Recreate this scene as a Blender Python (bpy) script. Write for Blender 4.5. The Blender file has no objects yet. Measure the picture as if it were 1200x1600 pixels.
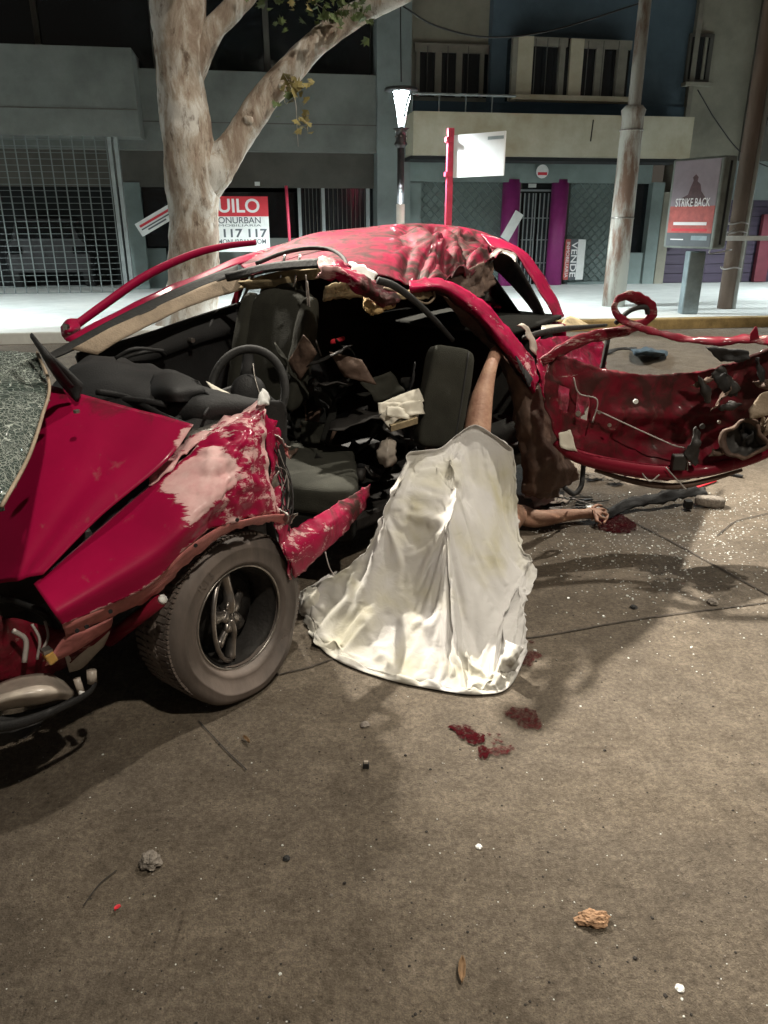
import bpy, bmesh, math, random
import numpy as np
from mathutils import Vector, Matrix, noise
random.seed(7)
S = bpy.context.scene
C = S.collection
R = math.radians

# ------------------------------------------------------------------ camera
PITCH, CAMH, FPX = R(21.0), 1.46, 1186.0
cam = bpy.data.cameras.new('camera')
camo = bpy.data.objects.new('camera', cam); C.objects.link(camo)
camo.location = (0, 0, CAMH); camo.rotation_euler = (math.pi/2 - PITCH, 0, 0)
cam.sensor_fit = 'VERTICAL'; cam.sensor_height = 24.0; cam.lens = FPX*24.0/1600.0
cam.clip_start = 0.05; cam.clip_end = 400
S.camera = camo
# ------------------------------------------------------------------ night sky
w = bpy.data.worlds.new('World'); S.world = w; w.use_nodes = True
nt = w.node_tree; bgn = nt.nodes['Background']
sky = nt.nodes.new('ShaderNodeTexSky'); sky.sky_type = 'NISHITA'; sky.sun_disc = False
sky.sun_elevation = R(-4); sky.sun_rotation = R(200)
glow = nt.nodes.new('ShaderNodeMix'); glow.data_type = 'RGBA'; glow.blend_type = 'ADD'; glow.inputs['Factor'].default_value = 1.0
nt.links.new(sky.outputs[0], glow.inputs[6]); glow.inputs[7].default_value = (.50, .44, .36, 1)   # town glow on the night sky
nt.links.new(glow.outputs[2], bgn.inputs[0]); bgn.inputs[1].default_value = 0.10
S.view_settings.view_transform = 'Standard'; S.view_settings.look = 'None'
S.view_settings.exposure = 0.22; S.view_settings.gamma = 1.0
# street lighting (watts, colour); the lamps themselves are built further down
L_SPAN = 13000; L_BACKRIGHT = 3900; L_FRONT = 1600; L_PED = 2500
WARM = (1.0, 0.91, 0.76); COOL = (0.86, 0.98, 1.0); NEUT = (1.0, 0.93, 0.80)

# ------------------------------------------------------------------ frames
cP, sP = math.cos(PITCH), math.sin(PITCH)
def ray(px, py):
    cx, cy = (px-600)/FPX, (800-py)/FPX
    return Vector((cx, cP+sP*cy, -sP+cP*cy))
O = Vector((0, 0, CAMH))
def onz(px, py, z):
    d = ray(px, py); return O + d*((z-CAMH)/d.z)
def onY(px, py, Y):
    d = ray(px, py); return O + d*(Y/d.y)
TH = R(48); U = Vector((math.cos(TH), math.sin(TH), 0)); V = Vector((-math.sin(TH), math.cos(TH), 0))
W0 = onz(385, 1083, 0)
def onv(px, py, v):
    d = ray(px, py); return O + d*((v + W0.dot(V))/d.dot(V))
def K(u, v, z): return W0 + U*u + V*v + Vector((0, 0, z))
PHI = R(9.3); EA = Vector((math.cos(PHI), math.sin(PHI), 0)); EB = Vector((-math.sin(PHI), math.cos(PHI), 0))
def onb(px, py, b):
    d = ray(px, py); p = O + d*(b/d.dot(EB)); return p.dot(EA), p.z
def ST(a, b, z): return EA*a + EB*b + Vector((0, 0, z))
def stz(px, py, z):
    p = onz(px, py, z); return p.dot(EA), p.dot(EB)

# ------------------------------------------------------------------ materials
MATS = {}
def nodes(name):
    m = bpy.data.materials.new(name); m.use_nodes = True
    n = m.node_tree.nodes; b = n['Principled BSDF']; MATS[name] = m
    return m, n, m.node_tree.links, b
def setc(b, col, rough=.6, metal=0, coat=0, spec=.5):
    b.inputs['Base Color'].default_value = (*col, 1); b.inputs['Roughness'].default_value = rough
    b.inputs['Metallic'].default_value = metal; b.inputs['Coat Weight'].default_value = coat
    b.inputs['Specular IOR Level'].default_value = spec
def mat(name, col, rough=.6, metal=0, coat=0, spec=.5, var=.25, scale=6, bump=.0, bscale=60, col2=None):
    """plain colour broken up by two octaves of noise, with fine relief"""
    m, n, l, b = nodes(name); setc(b, col, rough, metal, coat, spec)
    tc = n.new('ShaderNodeTexCoord'); nz = n.new('ShaderNodeTexNoise')
    nz.inputs['Scale'].default_value = scale; nz.inputs['Detail'].default_value = 8; nz.inputs['Roughness'].default_value = .65
    l.new(tc.outputs['Object'], nz.inputs['Vector'])
    rp = n.new('ShaderNodeValToRGB'); rp.color_ramp.elements[0].position = .3; rp.color_ramp.elements[1].position = .7
    c2 = col2 or tuple(c*(1-var) for c in col)
    rp.color_ramp.elements[0].color = (*c2, 1); rp.color_ramp.elements[1].color = (*[min(1, c*(1+var*.5)) for c in col], 1)
    l.new(nz.outputs['Fac'], rp.inputs[0]); l.new(rp.outputs[0], b.inputs['Base Color'])
    if bump:
        bn = n.new('ShaderNodeTexNoise'); bn.inputs['Scale'].default_value = bscale; bn.inputs['Detail'].default_value = 6
        l.new(tc.outputs['Object'], bn.inputs['Vector'])
        bp = n.new('ShaderNodeBump'); bp.inputs['Strength'].default_value = bump; bp.inputs['Distance'].default_value = .01
        l.new(bn.outputs['Fac'], bp.inputs['Height']); l.new(bp.outputs[0], b.inputs['Normal'])
    return m
def emit(name, col, s):
    m, n, l, b = nodes(name); setc(b, col); b.inputs['Emission Color'].default_value = (*col, 1); b.inputs['Emission Strength'].default_value = s
    return m

def paint_mat(name, base, dirtcol, wearcol):
    """car paint; 'wear' attribute bares primer and filler, 'dirt' attribute lays on soot and mud, both with torn noisy borders"""
    m, n, l, b = nodes(name); setc(b, base, .5, .0, .22, .12)
    b.inputs['Coat Roughness'].default_value = .13
    tc = n.new('ShaderNodeTexCoord')
    def nz(sc, det=8, dist=0.0, stretch=None):
        t = n.new('ShaderNodeTexNoise'); t.inputs['Scale'].default_value = sc; t.inputs['Detail'].default_value = det
        t.inputs['Roughness'].default_value = .65; t.inputs['Distortion'].default_value = dist
        if stretch:
            mp = n.new('ShaderNodeMapping'); mp.inputs['Scale'].default_value = stretch; mp.inputs['Rotation'].default_value = (0, .5, .8)
            l.new(tc.outputs['Object'], mp.inputs[0]); l.new(mp.outputs[0], t.inputs['Vector'])
        else: l.new(tc.outputs['Object'], t.inputs['Vector'])
        return t.outputs['Fac']
    def mask(attr, noi, k, lo=.46, hi=.56):
        a = n.new('ShaderNodeAttribute'); a.attribute_name = attr
        s1 = n.new('ShaderNodeMath'); s1.operation = 'SUBTRACT'; l.new(noi, s1.inputs[0]); s1.inputs[1].default_value = .5
        s2 = n.new('ShaderNodeMath'); s2.operation = 'MULTIPLY_ADD'; l.new(s1.outputs[0], s2.inputs[0]); s2.inputs[1].default_value = k; l.new(a.outputs['Fac'], s2.inputs[2])
        r = n.new('ShaderNodeMapRange'); r.inputs['From Min'].default_value = lo; r.inputs['From Max'].default_value = hi; l.new(s2.outputs[0], r.inputs['Value'])
        g = n.new('ShaderNodeMath'); g.operation = 'GREATER_THAN'; g.inputs[1].default_value = .004; l.new(a.outputs['Fac'], g.inputs[0])
        mm = n.new('ShaderNodeMath'); mm.operation = 'MULTIPLY'; l.new(r.outputs[0], mm.inputs[0]); l.new(g.outputs[0], mm.inputs[1])
        return mm.outputs[0]
    def mix(fac, c1, c2):
        x = n.new('ShaderNodeMix'); x.data_type = 'RGBA'; l.new(fac, x.inputs['Factor'])
        for c, i in ((c1, 'A'), (c2, 'B')):
            if hasattr(c, 'node'): l.new(c, x.inputs[6 if i == 'A' else 7])
            else: x.inputs[6 if i == 'A' else 7].default_value = (*c, 1)
        return x.outputs[2]
    r0 = n.new('ShaderNodeValToRGB'); r0.color_ramp.elements[0].position = .35; r0.color_ramp.elements[1].position = .75
    r0.color_ramp.elements[0].color = (*[c*.82 for c in base], 1); r0.color_ramp.elements[1].color = (*[min(1, c*1.12) for c in base], 1)
    l.new(nz(2.5), r0.inputs[0])
    wc = mix(nz(14, 6), wearcol, (wearcol[0]*.62, wearcol[1]*.22, wearcol[2]*.26))
    av = n.new('ShaderNodeMath'); av.operation = 'MULTIPLY_ADD'; l.new(nz(46, 8, .2, (.25, 3.0, 4.5)), av.inputs[0]); av.inputs[1].default_value = .28
    a2 = n.new('ShaderNodeMath'); a2.operation = 'MULTIPLY'; l.new(nz(8, 12, .5, (.7, 2.2, 3.4)), a2.inputs[0]); a2.inputs[1].default_value = .72; l.new(a2.outputs[0], av.inputs[2])
    m1 = mask('wear', av.outputs[0], 2.0)
    col = mix(m1, r0.outputs[0], wc)
    dc = mix(nz(7, 8), dirtcol, tuple(c*.3 for c in dirtcol))
    m2 = mask('dirt', nz(9, 12, .8), 2.2, .30, .85)
    col = mix(m2, col, dc)
    # scuffs and dust everywhere
    sc = n.new('ShaderNodeMapRange'); sc.inputs['From Min'].default_value = .62; sc.inputs['From Max'].default_value = .8; sc.inputs['To Max'].default_value = .35
    l.new(nz(22, 10, 0, (1, 1, .2)), sc.inputs['Value'])
    col = mix(sc.outputs[0], col, (.30, .24, .19))
    l.new(col, b.inputs['Base Color'])
    mx = n.new('ShaderNodeMath'); mx.operation = 'MAXIMUM'; l.new(m1, mx.inputs[0]); l.new(m2, mx.inputs[1])
    rr = n.new('ShaderNodeMapRange'); rr.inputs['To Min'].default_value = .44; rr.inputs['To Max'].default_value = .7; l.new(mx.outputs[0], rr.inputs['Value']); l.new(rr.outputs[0], b.inputs['Roughness'])
    cw = n.new('ShaderNodeMapRange'); cw.inputs['To Min'].default_value = .22; cw.inputs['To Max'].default_value = .08; l.new(mx.outputs[0], cw.inputs['Value']); l.new(cw.outputs[0], b.inputs['Coat Weight'])
    bp = n.new('ShaderNodeBump'); bp.inputs['Strength'].default_value = .35; bp.inputs['Distance'].default_value = .004
    l.new(mx.outputs[0], bp.inputs['Height']); l.new(bp.outputs[0], b.inputs['Normal'])
    return m
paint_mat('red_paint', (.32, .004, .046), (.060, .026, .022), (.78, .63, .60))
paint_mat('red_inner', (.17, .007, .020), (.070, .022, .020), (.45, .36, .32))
mat('primer', (.50, .17, .16), .55, var=.4, scale=14, bump=.3)
mat('black_plastic', (.014, .014, .015), .68, var=.4, scale=9, bump=.25, bscale=180)
mat('dark_cloth', (.022, .022, .020), .95, var=.35, scale=8, bump=.5, bscale=240, spec=.15)
mat('seat_cloth', (.042, .042, .034), .92, var=.35, scale=7, bump=.5, bscale=300, spec=.2)
mat('beige_trim', (.34, .27, .20), .85, var=.4, scale=7, bump=.4, bscale=120, spec=.2)
mat('headliner', (.30, .24, .15), .95, var=.6, scale=10, bump=.5, spec=.1)
mat('bare_metal', (.42, .39, .36), .4, .9, var=.5, scale=12, bump=.3)
mat('rusty_sheet', (.13, .085, .062), .7, .25, var=.6, scale=6, bump=.6, bscale=25, col2=(.05, .028, .022))
mat('soot_metal', (.035, .032, .030), .6, .3, var=.5, scale=8, bump=.5, bscale=30)
mat('alloy', (.34, .31, .29), .35, .9, var=.45, scale=16)
mat('chrome', (.75, .75, .76), .12, 1, var=.1)
mat('foam', (.60, .42, .20), .95, var=.4, scale=16, bump=.9, bscale=70)
mat('paper', (.72, .68, .58), .8, var=.15, scale=12)
mat('amber', (.62, .36, .10), .25, coat=.6, var=.3)
mat('lamp_shell', (.48, .42, .36), .35, coat=.4, var=.5, scale=9)
mat('wire_black', (.012, .012, .012), .45, var=.2)
mat('wire_grey', (.35, .32, .30), .5, var=.2)
mat('skin', (.50, .31, .215), .6, var=.35, scale=16, bump=.3, bscale=90, col2=(.34, .17, .12))
mat('pole_paint', (.46, .47, .44), .6, var=.35, scale=3, bump=.3, bscale=30)
mat('lamp_black', (.03, .03, .032), .45, var=.5, scale=14)
mat('white_paper', (.78, .78, .76), .7, var=.12, scale=8)
mat('sign_red', (.62, .028, .045), .5, var=.12, scale=6)
mat('sign_grey', (.09, .10, .11), .6, var=.15)
mat('sign_white', (.82, .80, .80), .5, var=.05)
mat('pole_red', (.62, .05, .10), .45, var=.3, scale=7)
mat('wall_grey', (.16, .17, .155), .9, var=.38, scale=.9, bump=.25, bscale=40)
mat('wall_grey_light', (.19, .22, .215), .9, var=.38, scale=.9, bump=.2, bscale=40)
mat('wall_dark', (.085, .080, .068), .9, var=.3, scale=1.5, bump=.3, bscale=30)
mat('wall_blue', (.072, .108, .135), .9, var=.38, scale=.9, bump=.25, bscale=40)
mat('wall_blue_dark', (.050, .080, .105), .9, var=.38, scale=.9, bump=.25, bscale=40)
mat('wall_beige', (.26, .245, .195), .9, var=.38, scale=.9, bump=.25, bscale=40)
mat('canopy_beige', (.45, .43, .345), .85, var=.38, scale=.9, bump=.2, bscale=30, col2=(.33, .27, .17))
mat('frame_beige', (.20, .185, .15), .7, var=.2)
mat('shop_grey', (.19, .235, .225), .8, var=.38, scale=.9)
mat('shutter_grey', (.13, .165, .155), .6, .2, var=.25, scale=2)
mat('shutter_mesh', (.20, .25, .24), .5, .4, var=.2)
mat('purple_paint', (.30, .032, .19), .45, var=.18, scale=4)
mat('purple_dark', (.050, .034, .062), .6, var=.35, scale=2.2)
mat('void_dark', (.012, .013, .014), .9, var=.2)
mat('steel_grey', (.30, .33, .33), .5, .5, var=.2)
mat('kiosk_grey', (.20, .22, .20), .5, .3, var=.35, scale=5)
mat('kiosk_blue', (.25, .31, .33), .5, .3, var=.3, scale=5)
mat('poster_lilac', (.28, .23, .265), .4, var=.15)
mat('poster_red', (.48, .10, .085), .4, var=.35, scale=9)
mat('pillar_maroon', (.17, .03, .045), .6, var=.3, scale=3)
mat('poster_dark', (.10, .045, .05), .4, var=.5, scale=14)
mat('kerb_paint', (.36, .25, .10), .8, var=.5, scale=5, bump=.6, bscale=40)
mat('joint_fill', (.062, .050, .040), .95, var=.5, scale=18)
mat('tar', (.035, .030, .026), .9, var=.5, scale=18)
mat('brick_orange', (.40, .24, .14), .9, var=.4, scale=30, bump=1, bscale=90)
mat('stone_grey', (.24, .21, .18), .95, var=.5, scale=40, bump=1, bscale=110)
mat('dead_leaf', (.20, .12, .06), .8, var=.4, scale=30)
mat('leaf_green', (.085, .12, .035), .7, var=.5, scale=8)
mat('leaf_olive', (.20, .16, .05), .7, var=.5, scale=8)
mat('black_rubber', (.02, .02, .02), .75, var=.5, scale=12, bump=.3)
mat('grille_steel', (.21, .24, .235), .45, .6, var=.2)
emit('led', (.85, 1.0, 1.0), 60.0)
emit('luminaire', (1.0, .92, .78), 14.0)

def glassmat(name, col, rough=.05, trans=.0, alpha=1):
    m, n, l, b = nodes(name); setc(b, col, rough, 0, 0, .5); b.inputs['Transmission Weight'].default_value = trans; b.inputs['Alpha'].default_value = alpha
    return m
glassmat('window_glass', (.010, .012, .014), .12)
glassmat('shop_glass', (.03, .035, .04), .15)
glassmat('clear_chip', (.78, .80, .76), .2, .25)
glassmat('blood', (.034, .001, .003), .25); MATS['blood'].node_tree.nodes['Principled BSDF'].inputs['Specular IOR Level'].default_value = .15
glassmat('blood_dry', (.055, .006, .008), .95); MATS['blood_dry'].node_tree.nodes['Principled BSDF'].inputs['Specular IOR Level'].default_value = .1
def patchy(name, sc, lo, hi):
    m = MATS[name]; n = m.node_tree.nodes; l = m.node_tree.links; b = n['Principled BSDF']
    tc = n.new('ShaderNodeTexCoord'); t = n.new('ShaderNodeTexNoise'); t.inputs['Scale'].default_value = sc; t.inputs['Detail'].default_value = 8; t.inputs['Roughness'].default_value = .7
    l.new(tc.outputs['Object'], t.inputs['Vector']); r = n.new('ShaderNodeMapRange'); r.inputs['From Min'].default_value = lo; r.inputs['From Max'].default_value = hi
    l.new(t.outputs['Fac'], r.inputs['Value']); l.new(r.outputs[0], b.inputs['Alpha'])
patchy('blood', 55, .40, .52); patchy('blood_dry', 70, .38, .62)
def crazed():
    m, n, l, b = nodes('crazed_glass'); setc(b, (.03, .045, .035), .12, 0, 0, .6)
    tc = n.new('ShaderNodeTexCoord')
    def vor(sc, th0, th1):
        v = n.new('ShaderNodeTexVoronoi'); v.feature = 'DISTANCE_TO_EDGE'; v.inputs['Scale'].default_value = sc; l.new(tc.outputs['Object'], v.inputs['Vector'])
        r = n.new('ShaderNodeMapRange'); r.inputs['From Min'].default_value = th1; r.inputs['From Max'].default_value = th0; l.new(v.outputs['Distance'], r.inputs['Value']); return r.outputs[0]
    a1 = vor(120, .0, .10); a2 = vor(48, .0, .045)
    nzz = n.new('ShaderNodeTexNoise'); nzz.inputs['Scale'].default_value = 7; nzz.inputs['Detail'].default_value = 8; l.new(tc.outputs['Object'], nzz.inputs['Vector'])
    r = n.new('ShaderNodeMapRange'); r.inputs['From Min'].default_value = .38; r.inputs['From Max'].default_value = .60; l.new(nzz.outputs['Fac'], r.inputs['Value'])
    mu = n.new('ShaderNodeMath'); mu.operation = 'MULTIPLY'; l.new(a1, mu.inputs[0]); l.new(r.outputs[0], mu.inputs[1])
    mx = n.new('ShaderNodeMath'); mx.operation = 'MAXIMUM'; l.new(mu.outputs[0], mx.inputs[0]); l.new(a2, mx.inputs[1])
    x = n.new('ShaderNodeMix'); x.data_type = 'RGBA'; l.new(mx.outputs[0], x.inputs['Factor']); x.inputs[6].default_value = (.045, .065, .058, 1); x.inputs[7].default_value = (.66, .72, .66, 1)
    l.new(x.outputs[2], b.inputs['Base Color'])
    bp = n.new('ShaderNodeBump'); bp.inputs['Strength'].default_value = .8; bp.inputs['Distance'].default_value = .004; l.new(mx.outputs[0], bp.inputs['Height']); l.new(bp.outputs[0], b.inputs['Normal'])
    rr = n.new('ShaderNodeMapRange'); rr.inputs['To Min'].default_value = .08; rr.inputs['To Max'].default_value = .6; l.new(mx.outputs[0], rr.inputs['Value']); l.new(rr.outputs[0], b.inputs['Roughness'])
crazed()
def groundmat():
    m, n, l, b = nodes('road_concrete'); setc(b, (.2, .16, .12), .8, 0, 0, .4)
    tc = n.new('ShaderNodeTexCoord')
    def nz(sc, det=8, ro=.6, dist=0):
        t = n.new('ShaderNodeTexNoise'); t.inputs['Scale'].default_value = sc; t.inputs['Detail'].default_value = det; t.inputs['Roughness'].default_value = ro
        t.inputs['Distortion'].default_value = dist; l.new(tc.outputs['Object'], t.inputs['Vector']); return t.outputs['Fac']
    def ramp(f, p0, p1, c0, c1):
        r = n.new('ShaderNodeValToRGB'); r.color_ramp.elements[0].position = p0; r.color_ramp.elements[1].position = p1
        r.color_ramp.elements[0].color = (*c0, 1); r.color_ramp.elements[1].color = (*c1, 1); l.new(f, r.inputs[0]); return r.outputs[0]
    def mul(a, c, fac=1, mode='MULTIPLY'):
        x = n.new('ShaderNodeMix'); x.data_type = 'RGBA'; x.blend_type = mode; x.inputs['Factor'].default_value = fac
        l.new(a, x.inputs[6]); l.new(c, x.inputs[7]); return x.outputs[2]
    c = ramp(nz(1.1, 6, .6, .3), .3, .72, (.150, .122, .093), (.215, .180, .142))
    c = mul(c, ramp(nz(7, 10, .7), .32, .66, (.68, .66, .63), (1.12, 1.12, 1.12)))
    c = mul(c, ramp(nz(24, 10, .75, .6), .30, .62, (.66, .64, .61), (1.12, 1.12, 1.12)))
    c = mul(c, ramp(nz(70, 6, .7), .32, .68, (.55, .52, .50), (1.3, 1.3, 1.28)))
    c = mul(c, ramp(nz(260, 3, .6), .3, .7, (.72, .72, .70), (1.25, 1.25, 1.25)))
    # dark pits
    v = n.new('ShaderNodeTexVoronoi'); v.inputs['Scale'].default_value = 26; v.inputs['Randomness'].default_value = 1; l.new(tc.outputs['Object'], v.inputs['Vector'])
    c = mul(c, ramp(v.outputs['Distance'], .04, .12, (.45, .42, .40), (1, 1, 1)))
    # scratches
    mp = n.new('ShaderNodeMapping'); mp.inputs['Rotation'].default_value = (0, 0, .75); mp.inputs['Scale'].default_value = (30, 1.1, 1); l.new(tc.outputs['Object'], mp.inputs[0])
    t = n.new('ShaderNodeTexNoise'); t.inputs['Scale'].default_value = 1.6; t.inputs['Detail'].default_value = 5; l.new(mp.outputs[0], t.inputs['Vector'])
    c = mul(c, ramp(t.outputs['Fac'], .24, .34, (.72, .7, .68), (1, 1, 1)))
    # oily darker tracks
    c = mul(c, ramp(nz(.55, 5, .6, .8), .36, .58, (.70, .70, .72), (1, 1, 1)))
    # light grit specks
    v2 = n.new('ShaderNodeTexVoronoi'); v2.inputs['Scale'].default_value = 55; l.new(tc.outputs['Object'], v2.inputs['Vector'])
    c = mul(c, ramp(v2.outputs['Distance'], .04, .08, (.30, .28, .24), (0, 0, 0)), .5, 'ADD')
    l.new(c, b.inputs['Base Color'])
    add = n.new('ShaderNodeMath'); add.operation = 'ADD'
    l.new(nz(60, 8, .75), add.inputs[0]); l.new(nz(220, 4, .6), add.inputs[1])
    bp = n.new('ShaderNodeBump'); bp.inputs['Strength'].default_value = .9; bp.inputs['Distance'].default_value = .008; l.new(add.outputs[0], bp.inputs['Height'])
    b2 = n.new('ShaderNodeBump'); b2.inputs['Strength'].default_value = .35; b2.inputs['Distance'].default_value = .03; l.new(nz(9, 6), b2.inputs['Height'])
    l.new(bp.outputs[0], b2.inputs['Normal']); l.new(b2.outputs[0], b.inputs['Normal'])
    rr = n.new('ShaderNodeMapRange'); rr.inputs['To Min'].default_value = .55; rr.inputs['To Max'].default_value = .95; l.new(nz(4), rr.inputs['Value']); l.new(rr.outputs[0], b.inputs['Roughness'])
groundmat()
mat('pavement_tile', (.70, .71, .68), .75, var=.15, scale=3, bump=.3, bscale=25)
def barkmat():
    m, n, l, b = nodes('plane_bark'); setc(b, (.5, .45, .4), .85, 0, 0, .25)
    tc = n.new('ShaderNodeTexCoord'); mp = n.new('ShaderNodeMapping'); mp.inputs['Scale'].default_value = (1, 1, .38); l.new(tc.outputs['Object'], mp.inputs[0])
    def nz(sc, dist=.4):
        t = n.new('ShaderNodeTexNoise'); t.inputs['Scale'].default_value = sc; t.inputs['Detail'].default_value = 9; t.inputs['Roughness'].default_value = .68; t.inputs['Distortion'].default_value = dist
        l.new(mp.outputs[0], t.inputs['Vector']); return t.outputs['Fac']
    r = n.new('ShaderNodeValToRGB'); e = r.color_ramp.elements
    e[0].position = .28; e[0].color = (.16, .11, .08, 1); e[1].position = .76; e[1].color = (.66, .645, .61, 1)
    for p, c in ((.42, (.27, .21, .165)), (.49, (.38, .33, .275)), (.56, (.52, .50, .465))):
        x = e.new(p); x.color = (*c, 1)
    l.new(nz(3.2), r.inputs[0])
    r2 = n.new('ShaderNodeValToRGB'); r2.color_ramp.elements[0].position = .33; r2.color_ramp.elements[1].position = .45
    r2.color_ramp.elements[0].color = (.4, .35, .32, 1); l.new(nz(11, .1), r2.inputs[0])
    x = n.new('ShaderNodeMix'); x.data_type = 'RGBA'; x.blend_type = 'MULTIPLY'; x.inputs['Factor'].default_value = 1; l.new(r.outputs[0], x.inputs[6]); l.new(r2.outputs[0], x.inputs[7])
    l.new(x.outputs[2], b.inputs['Base Color'])
    bp = n.new('ShaderNodeBump'); bp.inputs['Strength'].default_value = .7; bp.inputs['Distance'].default_value = .03; l.new(nz(6), bp.inputs['Height']); l.new(bp.outputs[0], b.inputs['Normal'])
barkmat()
def rustpole(name, base, rust, lo, hi):
    m, n, l, b = nodes(name); setc(b, base, .65)
    tc = n.new('ShaderNodeTexCoord'); mp = n.new('ShaderNodeMapping'); mp.inputs['Scale'].default_value = (1, 1, .22); l.new(tc.outputs['Object'], mp.inputs[0])
    t = n.new('ShaderNodeTexNoise'); t.inputs['Scale'].default_value = 3.2; t.inputs['Detail'].default_value = 10; t.inputs['Roughness'].default_value = .7; l.new(mp.outputs[0], t.inputs['Vector'])
    r = n.new('ShaderNodeValToRGB'); r.color_ramp.elements[0].position = lo; r.color_ramp.elements[1].position = hi
    r.color_ramp.elements[0].color = (*rust, 1); r.color_ramp.elements[1].color = (*base, 1); l.new(t.outputs['Fac'], r.inputs[0]); l.new(r.outputs[0], b.inputs['Base Color'])
    bp = n.new('ShaderNodeBump'); bp.inputs['Strength'].default_value = .3; bp.inputs['Distance'].default_value = .01; l.new(t.outputs['Fac'], bp.inputs['Height']); l.new(bp.outputs[0], b.inputs['Normal'])
rustpole('steel_pole', (.50, .50, .46), (.20, .12, .085), .42, .54)
rustpole('wood_pole', (.21, .15, .115), (.12, .085, .065), .35, .65)
rustpole('tyre_rubber', (.185, .148, .128), (.070, .058, .052), .36, .62)
def clothmat():
    m, n, l, b = nodes('sheet_fabric'); setc(b, (.7, .68, .58), .9, 0, 0, .2)
    tc = n.new('ShaderNodeTexCoord')
    def nz(sc, dist=.4):
        t = n.new('ShaderNodeTexNoise'); t.inputs['Scale'].default_value = sc; t.inputs['Detail'].default_value = 6; t.inputs['Distortion'].default_value = dist; l.new(tc.outputs['Object'], t.inputs['Vector']); return t.outputs['Fac']
    r = n.new('ShaderNodeValToRGB'); e = r.color_ramp.elements; e[0].position = .28; e[0].color = (.45, .42, .30, 1); e[1].position = .54; e[1].color = (.52, .505, .49, 1)
    x = e.new(.40); x.color = (.50, .48, .42, 1)
    l.new(nz(4.5), r.inputs[0]); l.new(r.outputs[0], b.inputs['Base Color'])
    b.inputs['Sheen Weight'].default_value = .2
    bp = n.new('ShaderNodeBump'); bp.inputs['Strength'].default_value = .35; bp.inputs['Distance'].default_value = .008; l.new(nz(22, 1.2), bp.inputs['Height']); l.new(bp.outputs[0], b.inputs['Normal'])
clothmat()

# ------------------------------------------------------------------ mesh helpers
def finish(name, verts, faces, m, parent=None, smooth=True, attrs=None, recentre=True, thick=0, bevel=0):
    me = bpy.data.meshes.new(name)
    vs = [Vector(v) for v in verts]
    c = Vector((0, 0, 0))
    if recentre and vs:
        xs = [v.x for v in vs]; ys = [v.y for v in vs]; zs = [v.z for v in vs]
        c = Vector(((min(xs)+max(xs))/2, (min(ys)+max(ys))/2, min(zs)))
    me.from_pydata([v-c for v in vs], [], faces)
    if attrs:
        for k, vals in attrs.items():
            a = me.attributes.new(k, 'FLOAT', 'POINT'); a.data.foreach_set('value', vals)
    if smooth: me.polygons.foreach_set('use_smooth', [True]*len(me.polygons))
    me.materials.append(MATS[m] if isinstance(m, str) else m)
    o = bpy.data.objects.new(name, me); C.objects.link(o); o.location = c
    if parent: par(o, parent)
    if thick:
        md = o.modifiers.new('s', 'SOLIDIFY'); md.thickness = thick; md.offset = 0
    if bevel:
        md = o.modifiers.new('b', 'BEVEL'); md.width = bevel; md.segments = 2; md.limit_method = 'ANGLE'
    me.update(); return o
def wloc(o):
    p = o.location.copy(); q = o.parent
    while q: p = p + q.location; q = q.parent
    return p
def par(o, parent):
    o.parent = parent; o.location = o.location - wloc_abs(parent)
def wloc_abs(o):
    p = o.location.copy(); q = o.parent
    while q: p += q.location; q = q.parent
    return p
def thing(name, label, cat, loc, group=None):
    o = bpy.data.objects.new(name, None); C.objects.link(o); o.location = loc; o.empty_display_size = .1
    return tag(o, label, cat, group)
def tag(o, label, cat, group=None, kind=None):
    o['label'] = label; o['category'] = cat
    if group: o['group'] = group
    if kind: o['kind'] = kind
    return o
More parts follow.
